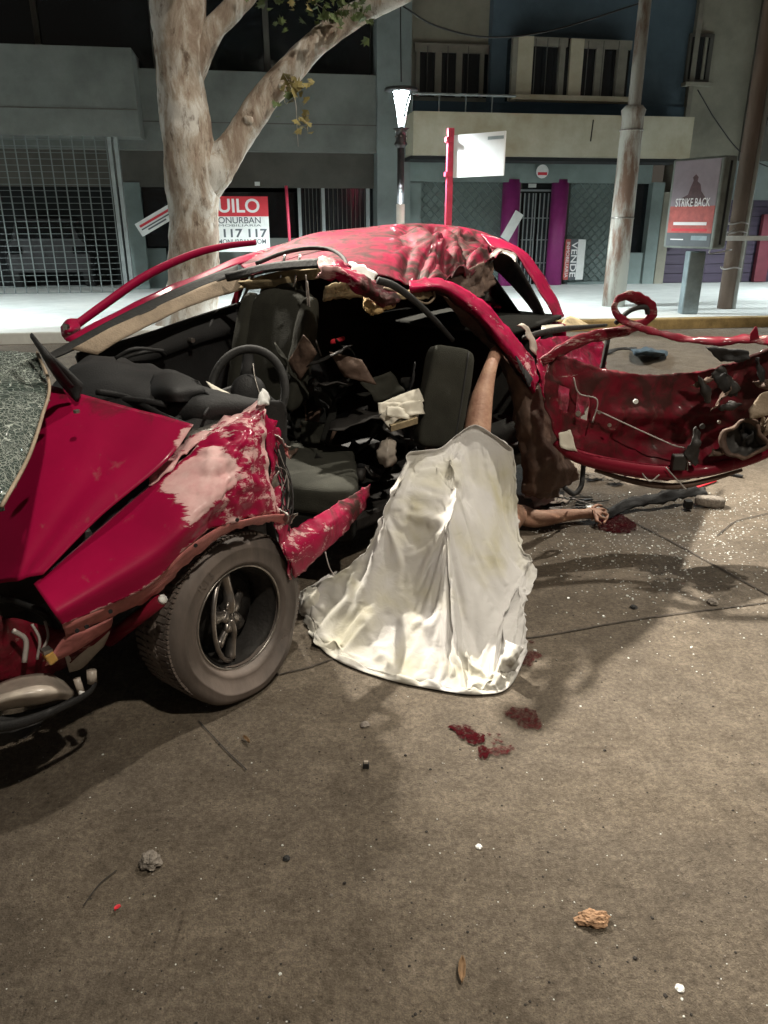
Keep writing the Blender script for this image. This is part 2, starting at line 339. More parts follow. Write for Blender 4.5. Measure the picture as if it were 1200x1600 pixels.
class MB:
    def __init__(s): s.v = []; s.f = []
    def add(s, v, f):
        k = len(s.v); s.v += [Vector(x) for x in v]; s.f += [tuple(i+k for i in q) for q in f]; return s
    def hexa(s, p):   # 8 points: bottom 4 then top 4
        return s.add(p, [(3, 2, 1, 0), (4, 5, 6, 7), (0, 1, 5, 4), (1, 2, 6, 5), (2, 3, 7, 6), (3, 0, 4, 7)])
    def sbox(s, a0, a1, b0, b1, z0, z1):   # box in the street frame
        return s.hexa([ST(a0, b0, z0), ST(a1, b0, z0), ST(a1, b1, z0), ST(a0, b1, z0), ST(a0, b0, z1), ST(a1, b0, z1), ST(a1, b1, z1), ST(a0, b1, z1)])
    def kbox(s, u0, u1, v0, v1, z0, z1):   # box in the car frame
        return s.hexa([K(u0, v0, z0), K(u1, v0, z0), K(u1, v1, z0), K(u0, v1, z0), K(u0, v0, z1), K(u1, v0, z1), K(u1, v1, z1), K(u0, v1, z1)])
    def obox(s, c, ax, ay, az):            # oriented box, half-axis vectors
        c = Vector(c); P = [c-ax-ay-az, c+ax-ay-az, c+ax+ay-az, c-ax+ay-az, c-ax-ay+az, c+ax-ay+az, c+ax+ay+az, c-ax+ay+az]
        return s.hexa(P)
    def tube(s, path, rad, n=8, flat=1.0, up=None, cap=True):
        path = [Vector(p) for p in path]; N = len(path)
        if not hasattr(rad, '__len__'): rad = [rad]*N
        rings = []; prev = None
        for i, p in enumerate(path):
            t = (path[min(i+1, N-1)] - path[max(i-1, 0)])
            t = t.normalized() if t.length > 1e-9 else Vector((0, 0, 1))
            a = (prev - t*prev.dot(t)) if prev else (up or (Vector((0, 0, 1)) if abs(t.z) < .9 else Vector((1, 0, 0))))
            a = (a - t*a.dot(t)).normalized(); b = t.cross(a); prev = a
            rings.append([p + (a*math.cos(2*math.pi*k/n) + b*flat*math.sin(2*math.pi*k/n))*rad[i] for k in range(n)])
        v = [q for r in rings for q in r]; f = []
        for i in range(N-1):
            for k in range(n): f.append((i*n+k, i*n+(k+1) % n, (i+1)*n+(k+1) % n, (i+1)*n+k))
        if cap: f += [tuple(range(n-1, -1, -1)), tuple((N-1)*n+k for k in range(n))]
        return s.add(v, f)
    def build(s, name, m, parent=None, smooth=False, **k): return finish(name, s.v, s.f, m, parent, smooth, **k)
def cr(p, n):
    """Catmull-Rom through points p (list of arrays), n steps per span"""
    p = [np.array(x, float) for x in p]; q = [2*p[0]-p[1]] + p + [2*p[-1]-p[-2]]; out = []
    for i in range(1, len(q)-2):
        for k in range(n):
            t = k/n; a, b, c, d = q[i-1:i+3]
            out.append(.5*((2*b)+(c-a)*t+(2*a-5*b+4*c-d)*t*t+(-a+3*b-3*c+d)*t**3))
    out.append(q[-2]); return out
def path(pts, n=6): return [Vector(x) for x in cr(pts, n)]
def surf(name, rows, m, parent=None, nu=8, nv=8, thick=.0025, crumple=0, cscale=6, dent=0, dscale=3, seed=0, attrs=None, hole=None, ragged=0, rag_sides='tblr', disp=None, facet=0):
    """sheet through a grid of control points (rows of Vectors): Catmull-Rom both ways, then crumpled along its normal"""
    g = [cr(r, nu) for r in rows]; cols = list(zip(*g)); fin = [cr(c, nv) for c in cols]; A = np.array(fin).transpose(1, 0, 2)
    nr, nc = A.shape[:2]
    du = np.gradient(A, axis=1); dv = np.gradient(A, axis=0); N = np.cross(du, dv); N /= (np.linalg.norm(N, axis=2, keepdims=True)+1e-9)
    sd = Vector((seed*3.7, seed*1.3, seed*2.1)); B = A.copy()
    for i in range(nr):
        for j in range(nc):
            p = Vector(A[i, j]); d = 0
            if crumple:
                q = p*cscale + sd
                d += crumple*(noise.fractal(q, 1.0, 2.0, 4) + .9*(.5-abs(noise.noise(q*1.7)))*1.0)
            if facet:
                dd, pp = noise.voronoi(p*cscale*1.3+sd); d += facet*((dd[1]-dd[0])-.3)
            if dent: d += dent*noise.noise(p*dscale+sd*2)
            if disp: d += disp(j/(nc-1), i/(nr-1))
            B[i, j] += N[i, j]*d
            if ragged and ((i == 0 and 't' in rag_sides) or (i == nr-1 and 'b' in rag_sides) or (j == 0 and 'l' in rag_sides) or (j == nc-1 and 'r' in rag_sides)):
                rv = noise.noise_vector(p*38+sd)*ragged
                B[i, j] += np.array(rv)
    verts = [Vector(B[i, j]) for i in range(nr) for j in range(nc)]; faces = []
    for i in range(nr-1):
        for j in range(nc-1):
            if hole and hole((j+.5)/(nc-1), (i+.5)/(nr-1)): continue
            faces.append((i*nc+j, i*nc+j+1, (i+1)*nc+j+1, (i+1)*nc+j))
    at = None
    if attrs:
        at = {k: [float(max(0, min(1, fn(j/(nc-1), i/(nr-1))))) for i in range(nr) for j in range(nc)] for k, fn in attrs.items()}
    return finish(name, verts, faces, m, parent, True, at, thick=thick)
def tubeo(name, pts, rad, m, parent=None, n=8, steps=6, **k):
    P = path(pts, steps)
    if hasattr(rad, '__len__'):
        rad = [float(x[0]) for x in cr([[r] for r in rad], steps)]
    return MB().tube(P, rad, n, **k).build(name, m, parent, True)
def bump(x, c, w): return math.exp(-((x-c)/w)**2)
def sstep(a, b, x):
    t = max(0, min(1, (x-a)/(b-a))); return t*t*(3-2*t)
def text(name, body, m, parent, origin, ax, ay, h, extr=.003, align='CENTER', bold=0, fit=None):
    cu = bpy.data.curves.new(name, 'FONT'); cu.body = body; cu.align_x = align; cu.align_y = 'CENTER'; cu.size = 1; cu.offset = bold; cu.extrude = 0
    o = bpy.data.objects.new(name, cu); C.objects.link(o); dg = bpy.context.evaluated_depsgraph_get(); dg.update()
    me = bpy.data.meshes.new_from_object(o.evaluated_get(dg)); C.objects.unlink(o); bpy.data.objects.remove(o)
    ax = ax.normalized(); ay = ay.normalized(); az = ax.cross(ay)
    xs = [v.co.x for v in me.vertices]; sx = h
    if fit: sx = fit/(max(xs)-min(xs))
    V2 = [origin + ax*v.co.x*sx + ay*v.co.y*h + az*extr for v in me.vertices]
    F = [tuple(p.vertices) for p in me.polygons]
    return finish(name, V2, F, m, parent, False)
def unit_box(name, m):
    me = bpy.data.meshes.new(name); p = [(-.5, -.5, 0), (.5, -.5, 0), (.5, .5, 0), (-.5, .5, 0), (-.5, -.5, 1), (.5, -.5, 1), (.5, .5, 1), (-.5, .5, 1)]
    me.from_pydata(p, [], [(3, 2, 1, 0), (4, 5, 6, 7), (0, 1, 5, 4), (1, 2, 6, 5), (2, 3, 7, 6), (3, 0, 4, 7)]); me.materials.append(MATS[m]); return me
def sinst(me, name, parent, a0, a1, b0, b1, z0, z1):   # shared unit box placed in the street frame
    o = bpy.data.objects.new(name, me); C.objects.link(o); o.location = ST((a0+a1)/2, (b0+b1)/2, z0)
    o.rotation_euler = (0, 0, PHI); o.scale = (a1-a0, b1-b0, z1-z0); par(o, parent); return o

# ================================================================== SETTING
def struct(o): o['kind'] = 'structure'; return o
KERB = 10.35
road = struct(finish('road', [(-60, -40, 0), (60, -40, 0), (60, 60, 0), (-60, 60, 0)], [(0, 1, 2, 3)], 'road_concrete', None, False, recentre=False))
struct(MB().sbox(-40, 40, KERB+.18, 60, -.05, .14).build('pavement', 'pavement_tile'))
struct(MB().sbox(-40, 1.9, KERB, KERB+.18, -.05, .145).build('kerb', 'pavement_tile', bevel=.02))
struct(MB().sbox(1.9, 40, KERB, KERB+.18, -.05, .145).build('kerb', 'kerb_paint', bevel=.02))
def gstrip(name, pts, wd, m, parent, z=.004, jag=.35):
    P = path([onz(a, b, 0) for a, b in pts], 14); v = []; f = []
    for i, p in enumerate(P):
        t = (P[min(i+1, len(P)-1)]-P[max(i-1, 0)]).normalized(); s = Vector((-t.y, t.x, 0))
        k = wd*(1+jag*noise.noise(p*14)); jt = s*wd*.8*noise.noise(p*9+Vector((5, 5, 0)))
        v += [p+s*k+jt+Vector((0, 0, z)), p-s*k+jt+Vector((0, 0, z))]
    f = [(2*i, 2*i+1, 2*i+3, 2*i+2) for i in range(len(P)-1)]
    return finish(name, v, f, m, parent, False)
gstrip('joint', [(380, 1064), (470, 1047), (600, 1010), (820, 998), (1000, 968), (1230, 938)], .004, 'joint_fill', road)
gstrip('joint', [(880, 760), (958, 800), (1060, 853), (1150, 903), (1230, 945)], .006, 'joint_fill', road)
gstrip('crack', [(1120, 838), (1150, 815), (1180, 808), (1230, 795)], .003, 'tar', road, z=.005)
gstrip('crack', [(310, 1128), (345, 1165), (385, 1205)], .002, 'tar', road, z=.005)
gstrip('crack', [(130, 1418), (155, 1385), (183, 1362)], .0016, 'tar', road, z=.005)

# ------------------------------------------------------------------ facades
FB = 16.5
def rect(px0, py0, px1, py1, b):
    a0, z1 = onb(px0, (py0+py0)/2, b); a1, _ = onb(px1, py0, b)
    xm = (px0+px1)/2; _, zt = onb(xm, py0, b); _, zb = onb(xm, py1, b)
    a0 = onb(px0, (py0+py1)/2, b)[0]; a1 = onb(px1, (py0+py1)/2, b)[0]
    return a0, a1, zb, zt
def fbox(px0, py0, px1, py1, b, depth, name, m, parent, bevel=0):
    """box whose street face fills the pixel rectangle at distance b, running back by depth"""
    a0, a1, z0, z1 = rect(px0, py0, px1, py1, b)
    return MB().sbox(a0, a1, b, b+depth, z0, z1).build(name, m, parent, bevel=bevel)
GZ = .14
# --- left building
bl = thing('grey_building', 'long grey concrete building with dark window band and gated entrance behind the tree', 'building', ST(-5, FB, GZ))
a_l = -16.0; a_pl = onb(588, 200, FB)[0]; a_pr = onb(640, 200, FB)[0]
zs0 = onb(400, 236, FB)[1]; zs1 = onb(400, 112, FB)[1]
MB().sbox(a_l, a_pl, FB, FB+.3, zs0, zs1).build('spandrel', 'wall_grey', bl)
zg = zs0+(zs1-zs0)*.35
MB().sbox(a_l, a_pl, FB-.006, FB+.02, zg, zg+.02).build('groove', 'wall_dark', bl)
MB().sbox(a_l, a_pl, FB+.5, FB+.6, zs1, zs1+3.2).build('wall', 'wall_dark', bl)
wm = unit_box('window_pane', 'window_glass'); fm = unit_box('window_mullion', 'wall_dark')
n = 9
for i in range(n):
    x0 = a_l + (a_pl-a_l)*i/n; x1 = a_l + (a_pl-a_l)*(i+1)/n
    wo = sinst(wm, 'window', bl, x0+.06, x1-.06, FB+.32, FB+.36, zs1+.02, zs1+2.0)
    sinst(fm, 'mullion', bl, x0-.05, x0+.05, FB+.25, FB+.4, zs1, zs1+2.1)
MB().sbox(a_l, a_pl, FB-.1, FB+.3, zs1+2.1, zs1+3.2).build('upper_wall', 'wall_dark', bl)
MB().sbox(a_pl, a_pr, FB-.12, FB+.5, GZ, 9).build('pilaster', 'wall_grey_light', bl)
# deep entrance
zl = onb(400, 292, FB)[1]
MB().sbox(a_l, a_pl, FB+.35, FB+.5, zl, zs0).build('lintel', 'wall_dark', bl)
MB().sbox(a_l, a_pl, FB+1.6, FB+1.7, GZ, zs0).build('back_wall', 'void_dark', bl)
fbox(200, 285, 226, 452, FB+.3, .15, 'door_jamb', 'shop_grey', bl)
fbox(226, 285, 262, 385, FB+.45, .05, 'window', 'window_glass', bl)
fbox(226, 388, 262, 452, FB+.45, .05, 'panel', 'shutter_grey', bl)
fbox(335, 372, 470, 452, FB+.5, .1, 'parapet', 'wall_grey', bl)
fbox(225, 300, 470, 452, FB+1.2, .05, 'shop_window', 'window_glass', bl)
# barred window with pale frame
b1 = FB+.45
fr = fbox(468, 290, 586, 372, b1+.06, .04, 'window', 'window_glass', bl)
for (x0, y0, x1, y1) in ((466, 288, 588, 293), (466, 288, 471, 372), (503, 288, 508, 372), (572, 288, 578, 372)):
    fbox(x0, y0, x1, y1, b1, .05, 'window_frame', 'steel_grey', bl)
bm_ = unit_box('window_bar', 'wall_dark')
for x in list(range(476, 503, 6)) + list(range(513, 572, 7)):
    a, z1 = onb(x, 292, b1); z0 = onb(x, 372, b1)[1]
    sinst(bm_, 'bar', bl, a-.006, a+.006, b1-.02, b1-.008, z0, z1)
fbox(398, 284, 406, 290, b1-.2, .1, 'door_lamp', 'white_paper', bl)
# projecting gate box
a0, a1, z0, z1 = rect(-200, 68, 211, 210, FB-.7)
MB().sbox(a_l, a1, FB-.7, FB+.3, z0, z1).build('gate_fascia', 'wall_grey', bl)
zgr = onb(100, 170, FB-.7)[1]
MB().sbox(a_l, a1+.004, FB-.706, FB-.69, zgr, zgr+.022).build('groove', 'wall_dark', bl)
# gate of steel bars
gt = thing('bar_gate', 'tall steel lattice gate of thin bars under the concrete fascia', 'gate', ST(-9, FB-.5, GZ))
gb = FB-.55
ga1 = onb(178, 330, gb)[0]; gz1 = onb(100, 200, gb)[1]
vb = unit_box('gate_bar_mesh', 'grille_steel')
i = 0; sp = (onb(105, 330, gb)[0]-onb(70, 330, gb)[0])/2
x = ga1
while x > -11.5:
    sinst(vb, 'bar', gt, x-.009, x+.009, gb, gb+.018, GZ+.02, gz1); x -= sp
dz = (gz1-GZ)/27
for k in range(28):
    sinst(vb, 'rail', gt, -11.6, ga1, gb+.019, gb+.03, GZ+.02+k*dz, GZ+.028+k*dz)
fbox(180, 205, 186, 452, gb-.03, .12, 'gate_post', 'steel_grey', gt)
fbox(190, 212, 196, 452, gb-.03, .12, 'gate_post', 'steel_grey', gt)
# parked car behind the gate, its dimness painted in with near-black materials
pk = thing('parked_car', 'hatchback parked behind the lattice gate, dimness put into its near-black colour', 'car', ST(onb(85, 430, FB+1.2)[0], FB+1.3, GZ))
ac = onb(85, 430, FB+1.2)[0]
prof = [(-.85, .3), (-.88, .55), (-.84, .85), (-.7, .95), (-.55, 1.35), (.55, 1.35), (.7, .95), (.84, .85), (.88, .55), (.85, .3)]
v = []; f = []
for bb, sc in ((FB+.95, .93), (FB+1.05, 1), (FB+1.5, 1)):
    v += [ST(ac+p*sc, bb, GZ+.02+q*(.98 if sc < 1 else 1)) for p, q in prof]
for r_ in range(2):
    for k in range(10): f.append((r_*10+k, r_*10+(k+1) % 10, r_*10+10+(k+1) % 10, r_*10+10+k))
f += [tuple(range(10)), tuple(range(29, 19, -1))]
finish('body', v, f, 'lamp_black', pk, False)
MB().sbox(ac-.55, ac+.55, FB+.9, FB+.96, GZ+.98, GZ+1.3).build('windscreen', 'window_glass', pk)
for s in (-1, 1):
    MB().sbox(ac+s*.65-.15, ac+s*.65+.15, FB+.9, FB+.97, GZ+.68, GZ+.82).build('headlight', 'window_glass', pk)
    MB().tube([ST(ac+s*.72-.09, FB+1.25, GZ+.3), ST(ac+s*.72+.09, FB+1.25, GZ+.3)], .3, 14).build('wheel', 'black_rubber', pk)
# leaning white notice
def flat_sign(name, label, cat, c, ax, ay, hw, hh, m, thick=.02):
    az = ax.cross(ay).normalized(); t = thing(name, label, cat, c - ay*hh)
    MB().obox(c, ax*hw, ay*hh, az*thick).build('board', m, t); return t, az
c = ST(*(lambda p: (p[0], FB-.35, p[1]))(onb(246, 343, FB-.35)))
axn = (EA*.88 + Vector((0, 0, .47))).normalized(); ayn = (Vector((0, 0, .88)) - EA*.47).normalized()
t, az = flat_sign('notice_strip', 'small tilted white notice strip with red line left of the trunk', 'sign', c, axn, ayn, .42, .13, 'white_paper', .008)
MB().obox(c+az*.010+ayn*.045, axn*.36, ayn*.022, az*.002).build('red_line', 'sign_red', t)
MB().obox(c+az*.010-ayn*.02, axn*.36, ayn*.012, az*.002).build('grey_line', 'sign_grey', t)
MB().obox(c+az*.010-ayn*.07-axn*.05, axn*.2, ayn*.014, az*.002).build('grey_line', 'sign_grey', t)
# ALQUILO board
sb = FB-.9
a1, z1 = onb(418, 307, sb); z0 = onb(418, 388, sb)[1]; a0 = onb(290, 340, sb)[0]
t = thing('rental_board', 'red and white rental board reading QUILO beside the tree trunk', 'sign', ST((a0+a1)/2, sb, GZ))
zm = z0+(z1-z0)*.62
MB().sbox(a0, a1, sb, sb+.03, z0-.06, zm).build('board', 'white_paper', t)
MB().sbox(a0, a1, sb-.002, sb+.03, zm, z1).build('header', 'sign_red', t)
for aa in (a0+.15, a1-.15): MB().sbox(aa-.02, aa+.02, sb+.03, sb+.07, GZ, z1).build('post', 'steel_grey', t)
up = Vector((0, 0, 1)); H = z1-z0
def sgn(nm, s, zf, hf, wr, mm, bold=0, right=.955):
    pr = onb(340+(418-340)*right, 340, sb)[0]
    ww = onb(418, 340, sb)[0]-onb(418-wr, 340, sb)[0]
    text(nm, s, mm, t, ST(pr-ww/2, sb-.004, z0+H*zf), EA, up, H*hf, .0, fit=ww, bold=bold)
sgn('lettering', 'ALQUILO', .81, .36, 124, 'sign_white', .02, .86)
sgn('lettering', 'REMONURBAN', .54, .17, 92, 'sign_grey', .008, .86)
sgn('lettering', 'INMOBILIARIA', .445, .06, 80, 'sign_grey', 0, .86)
sgn('lettering', '155 117 117', .29, .22, 108, 'sign_grey', .025, .95)
sgn('lettering', 'WWW.REMONURBAN.COM', .13, .13, 118, 'sign_grey', .01, .95)
# thin red stake
p0 = onb(447, 290, FB-1.2); p1 = onb(452, 366, FB-1.2)
tag(MB().tube([ST(p1[0], FB-1.2, GZ), ST(p1[0], FB-1.2, p1[1]), ST(p0[0], FB-1.2, p0[1])], .028, 8).build('red_stake', 'pole_red', None, True), 'thin red metal stake standing right of the rental board', 'stake')

# --- middle building
bc = thing('blue_building', 'blue and beige building with bay window, pale canopy and grey shop shutters', 'building', ST(2.5, FB, GZ))
ar = onb(1064, 200, FB)[0]; am = onb(768, 80, FB)[0]
zc0 = onb(860, 245, FB-.9)[1]; zc1 = onb(860, 178, FB-.9)[1]
zw = onb(860, 250, FB)[1]
MB().sbox(a_pr, am, FB+.25, FB+.5, zw, 11).build('side_wall', 'wall_beige', bc)
MB().sbox(am, ar, FB, FB+.5, zw, 11).build('wall', 'wall_blue', bc)
za, zb_ = onb(860, 60, FB-.2)[1], onb(860, 155, FB-.2)[1]
MB().sbox(a_pr, ar, FB-.05, FB+.3, zc1-.05, zb_-.06).build('base_band', 'wall_blue_dark', bc)
ca0 = onb(646, 205, FB-.9)[0]; ca1 = onb(1082, 210, FB-.9)[0]
cn = MB().sbox(ca0, ca1, FB-.9, FB-.05, zc0, zc1).build('canopy', 'canopy_beige', bc)
MB().sbox(ca0-.02, ca1+.02, FB-.8, FB-.06, zc0-.07, zc0-.003).build('canopy_dark_strip', 'void_dark', bc)  # near-black strip along the underside of the canopy
p = onb(924, 205, FB-.9); MB().tube([ST(p[0], FB-.905, p[1]-.18), ST(p[0]+.02, FB-.905, p[1]+.2)], .012, 6).build('crack', 'tar', cn)
# upstairs balcony window, left
wb = FB+.2
fbox(652, 70, 766, 152, wb+.02, .06, 'window', 'window_glass', bc)
for x0, x1 in ((650, 656), (680, 690), (713, 722), (750, 756)): fbox(x0, 70, x1, 152, wb-.04, .06, 'window_frame', 'frame_beige', bc)
fbox(648, 68, 768, 82, wb-.045, .066, 'window_frame', 'frame_beige', bc)
r0 = onb(640, 146, FB-.75); r1 = onb(806, 153, FB-.75)
MB().tube([ST(r0[0], FB-.75, r0[1]), ST(r1[0], FB-.75, r0[1])], .025, 8).build('balcony_rail', 'steel_grey', bc)
for k in range(4):
    aa = r0[0]+(r1[0]-r0[0])*(k+.1)/4; MB().tube([ST(aa, FB-.75, zc1), ST(aa, FB-.75, r0[1])], .014, 6).build('rail_post', 'steel_grey', bc)
# bay window
by = FB-.45
a0, a1, z0, z1 = rect(802, 58, 986, 156, by)
MB().sbox(a0, a1, by+.1, FB+.05, z0, z1).build('bay', 'window_glass', bc)
for (x0, y0, x1, y1, dd, mm) in ((800, 55, 808, 158, .0, 'frame_beige'), (808, 56, 832, 150, .02, 'canopy_beige'), (832, 58, 888, 72, .03, 'frame_beige'), (874, 60, 882, 152, .02, 'frame_beige'), (890, 60, 910, 154, .02, 'canopy_beige'), (908, 62, 988, 76, .03, 'frame_beige'), (930, 74, 942, 154, .03, 'frame_beige'), (962, 74, 978, 156, .03, 'frame_beige')):
    fbox(x0, y0, x1, y1, by+dd, .12, 'window_frame', mm, bc)
fbox(800, 149, 990, 157, by-.06, .3, 'window_sill', 'canopy_beige', bc)
for k, x in enumerate(range(838, 876, 18)): 
    a, zt = onb(x, 60, by-.02); zq = onb(x, 150, by-.02)[1]; sinst(bm_, 'bar', bc, a-.006, a+.006, by-.03, by-.018, zq, zt)
for k, x in enumerate(range(920, 980, 24)):
    a, zt = onb(x, 64, by-.02); zq = onb(x, 152, by-.02)[1]; sinst(bm_, 'bar', bc, a-.006, a+.006, by-.03, by-.018, zq, zt)
for x in range(668, 768, 32):
    a, zt = onb(x, 72, wb-.06); zq = onb(x, 150, wb-.06)[1]; sinst(bm_, 'bar', bc, a-.006, a+.006, wb-.08, wb-.068, zq, zt)
# shop front
fbox(640, 247, 1020, 285, FB, .4, 'shop_fascia', 'shop_grey', bc)
fbox(640, 285, 657, 450, FB, .4, 'shop_pier', 'shop_grey', bc)
fbox(1012, 285, 1030, 444, FB, .4, 'shop_pier', 'shop_grey', bc)
fbox(975, 395, 1012, 444, FB+.05, .35, 'stall_riser', 'shop_grey', bc)
fbox(985, 287, 1010, 395, FB+.2, .1, 'narrow_window', 'window_glass', bc)
fbox(978, 287, 986, 395, FB+.15, .12, 'window_frame', 'wall_dark', bc)
for (x0, x1) in ((657, 786), (886, 976)):
    a0, a1, z0, z1 = rect(x0, 282, x1, 444, FB+.22)
    sh = MB().sbox(a0, a1, FB+.22, FB+.3, z0, z1).build('shutter', 'shutter_grey', bc)
    mb = MB(); st = .19; k = 0; wv = a1-a0; hv = z1-z0
    for sgn_ in (1, -1):
        c0 = -hv if sgn_ > 0 else 0
        x = c0
        while x < wv + (0 if sgn_ > 0 else hv):
            # line through (x,0) direction (1, sgn)
            if sgn_ > 0: t0, t1 = max(0, -x), min(hv, wv-x); P0, P1 = (x+t0, t0), (x+t1, t1)
            else: t0, t1 = max(0, x-wv), min(hv, x); P0, P1 = (x-t0, t0), (x-t1, t1)
            if t1 > t0+.02: mb.tube([ST(a0+P0[0], FB+.205+.004*sgn_, z0+P0[1]), ST(a0+P1[0], FB+.205+.004*sgn_, z0+P1[1])], .009, 4)
            x += st
    o = mb.build('lattice', 'shutter_mesh', sh); o['kind'] = 'stuff'
fbox(886, 440, 976, 446, FB+.1, .15, 'threshold', 'shop_grey', bc)
for x0, x1 in ((786, 813), (862, 887)):
    a0, a1, z0, z1 = rect(x0, 280, x1, 447, FB-.02)
    MB().tube([ST((a0+a1)/2, FB+.15, z0-.05), ST((a0+a1)/2, FB+.15, z1)], (a1-a0)/2, 20).build('column', 'purple_paint', bc, True)
# door between the columns
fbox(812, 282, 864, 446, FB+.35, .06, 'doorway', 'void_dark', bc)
fbox(812, 296, 862, 299, FB+.25, .05, 'door_head', 'steel_grey', bc)
fbox(858, 284, 863, 446, FB+.25, .05, 'door_jamb', 'steel_grey', bc)
for x0, x1 in ((814, 834), (838, 858)):
    d = fbox(x0, 302, x1, 446, FB+.28, .04, 'door', 'shop_glass', bc)
    for x in np.linspace(x0, x1, 4):
        a, zt = onb(x, 302, FB+.24); zq = onb(x, 446, FB+.24)[1]; MB().sbox(a-.012, a+.012, FB+.24, FB+.262, zq, zt).build('bar', 'steel_grey', d)
    for y in (340, 374, 410): fbox(x0, y, x1, y+1.5, FB+.235, .02, 'bar', 'steel_grey', d)
fbox(826, 287, 838, 293, FB+.3, .02, 'door_number', 'white_paper', bc)
# round shop sign
cz = onb(847, 268, FB-.06); cc = ST(cz[0], FB-.06, cz[1])
t = thing('round_sign', 'small round white and red sign above the shop door', 'sign', cc)
MB().tube([cc, cc-EB*.03], .13, 20).build('disc', 'white_paper', t)
MB().sbox(cz[0]-.10, cz[0]+.10, FB-.096, FB-.091, cz[1]-.07, cz[1]-.015).build('red_band', 'sign_red', t)
# hanging notices at the shop
c = ST(*(lambda p: (p[0], FB-.2, p[1]))(onb(800, 353, FB-.2)))
axn = (EA*.5 + Vector((0, 0, .87))).normalized(); ayn = (Vector((0, 0, .5)) - EA*.87).normalized()
t, az = flat_sign('notice_strip', 'tilted white notice tied in front of the left purple column', 'sign', c, axn, ayn, .30, .10, 'white_paper', .008)
for k in (-.04, 0, .04): MB().obox(c+az*-.010+ayn*k, axn*.24, ayn*.008, az*.002).build('grey_line', 'sign_grey', t)
# VENDE board, turned on its side
vb_ = FB-.02
a0, a1, z0, z1 = rect(882, 374, 913, 437, vb_)
t = thing('sale_board', 'board turned on its side reading VENDE in front of the shop shutter', 'sign', ST((a0+a1)/2, vb_, z0))
w3 = (a1-a0)
MB().sbox(a0, a0+w3*.25, vb_, vb_+.02, z0, z1).build('red_strip', 'poster_red', t)
MB().sbox(a0+w3*.25, a0+w3*.62, vb_, vb_+.021, z0, z1).build('black_strip', 'sign_grey', t)
MB().sbox(a0+w3*.62, a1, vb_, vb_+.022, z0, z1).build('white_strip', 'white_paper', t)
text('lettering', 'VENDE', 'sign_white', t, ST(a0+w3*.44, vb_-.004, (z0+z1)/2), Vector((0, 0, -1)), EA, w3*.42, 0, fit=(z1-z0)*.88, bold=.015)
text('lettering', 'INMOBILIARIA', 'sign_white', t, ST(a0+w3*.125, vb_-.004, (z0+z1)/2), Vector((0, 0, -1)), EA, w3*.22, 0, fit=(z1-z0)*.88)

# --- right building
br = thing('beige_building', 'beige building with small upper window and dark purple garage doors', 'building', ST(8, FB, GZ))
a2 = onb(1165, 150, FB)[0]
zq = onb(1100, 312, FB-.05)[1]
MB().sbox(ar, a2+.02, FB-.03, FB+.5, zq, 11).build('wall', 'wall_beige', br)
MB().sbox(ar+.0, ar+.10, FB-.12, FB+.0, zc1+.05, 11).build('downpipe', 'frame_beige', br)
MB().sbox(a2+.02, a2+6, FB-.35, FB+.5, onb(1180, 250, FB-.35)[1], 11).build('dark_wing', 'wall_dark', br)
MB().sbox(a2+.02, a2+6, FB-.03, FB+.5, zq, onb(1180, 250, FB-.35)[1]).build('lower_wall', 'wall_grey_light', br)
fbox(1075, 52, 1112, 130, FB-.08, .08, 'window_frame', 'wall_dark', br)
wn = fbox(1079, 58, 1106, 124, FB-.1, .04, 'window', 'window_glass', br)
fbox(1099, 58, 1103, 124, FB-.13, .04, 'window_frame', 'frame_beige', br)
fbox(1072, 128, 1114, 134, FB-.2, .2, 'window_sill', 'wall_beige', br)
fbox(1030, 300, 1044, 446, FB-.02, .4, 'pier', 'wall_beige', br)
a0 = onb(1040, 380, FB+.1)[0]; zt = onb(1100, 308, FB+.1)[1]
npan = 9
pm = unit_box('garage_panel', 'purple_dark')
for dk in range(3):
    x0 = a0+dk*1.95; x1 = x0+1.85
    for k in range(npan):
        zz0 = GZ+(zt-GZ)*k/npan; sinst(pm, 'garage_panel', br, x0, x1, FB+.1, FB+.16, zz0+.012, GZ+(zt-GZ)*(k+1)/npan)
    MB().sbox(x1, x0+1.95, FB+.05, FB+.2, GZ, zt).build('garage_post', 'wall_dark', br)
MB().sbox(a0-.3, a0+8, FB+.17, FB+.25, GZ, zt).build('garage_back', 'void_dark', br)
fbox(1052, 352, 1056, 388, FB-.02, .04, 'door_handle', 'chrome', br)
fbox(1038, 340, 1043, 353, FB-.0, .04, 'number_plate', 'white_paper', br)
fbox(1186, 335, 1205, 440, FB-.05, .1, 'red_door', 'pillar_maroon', br)

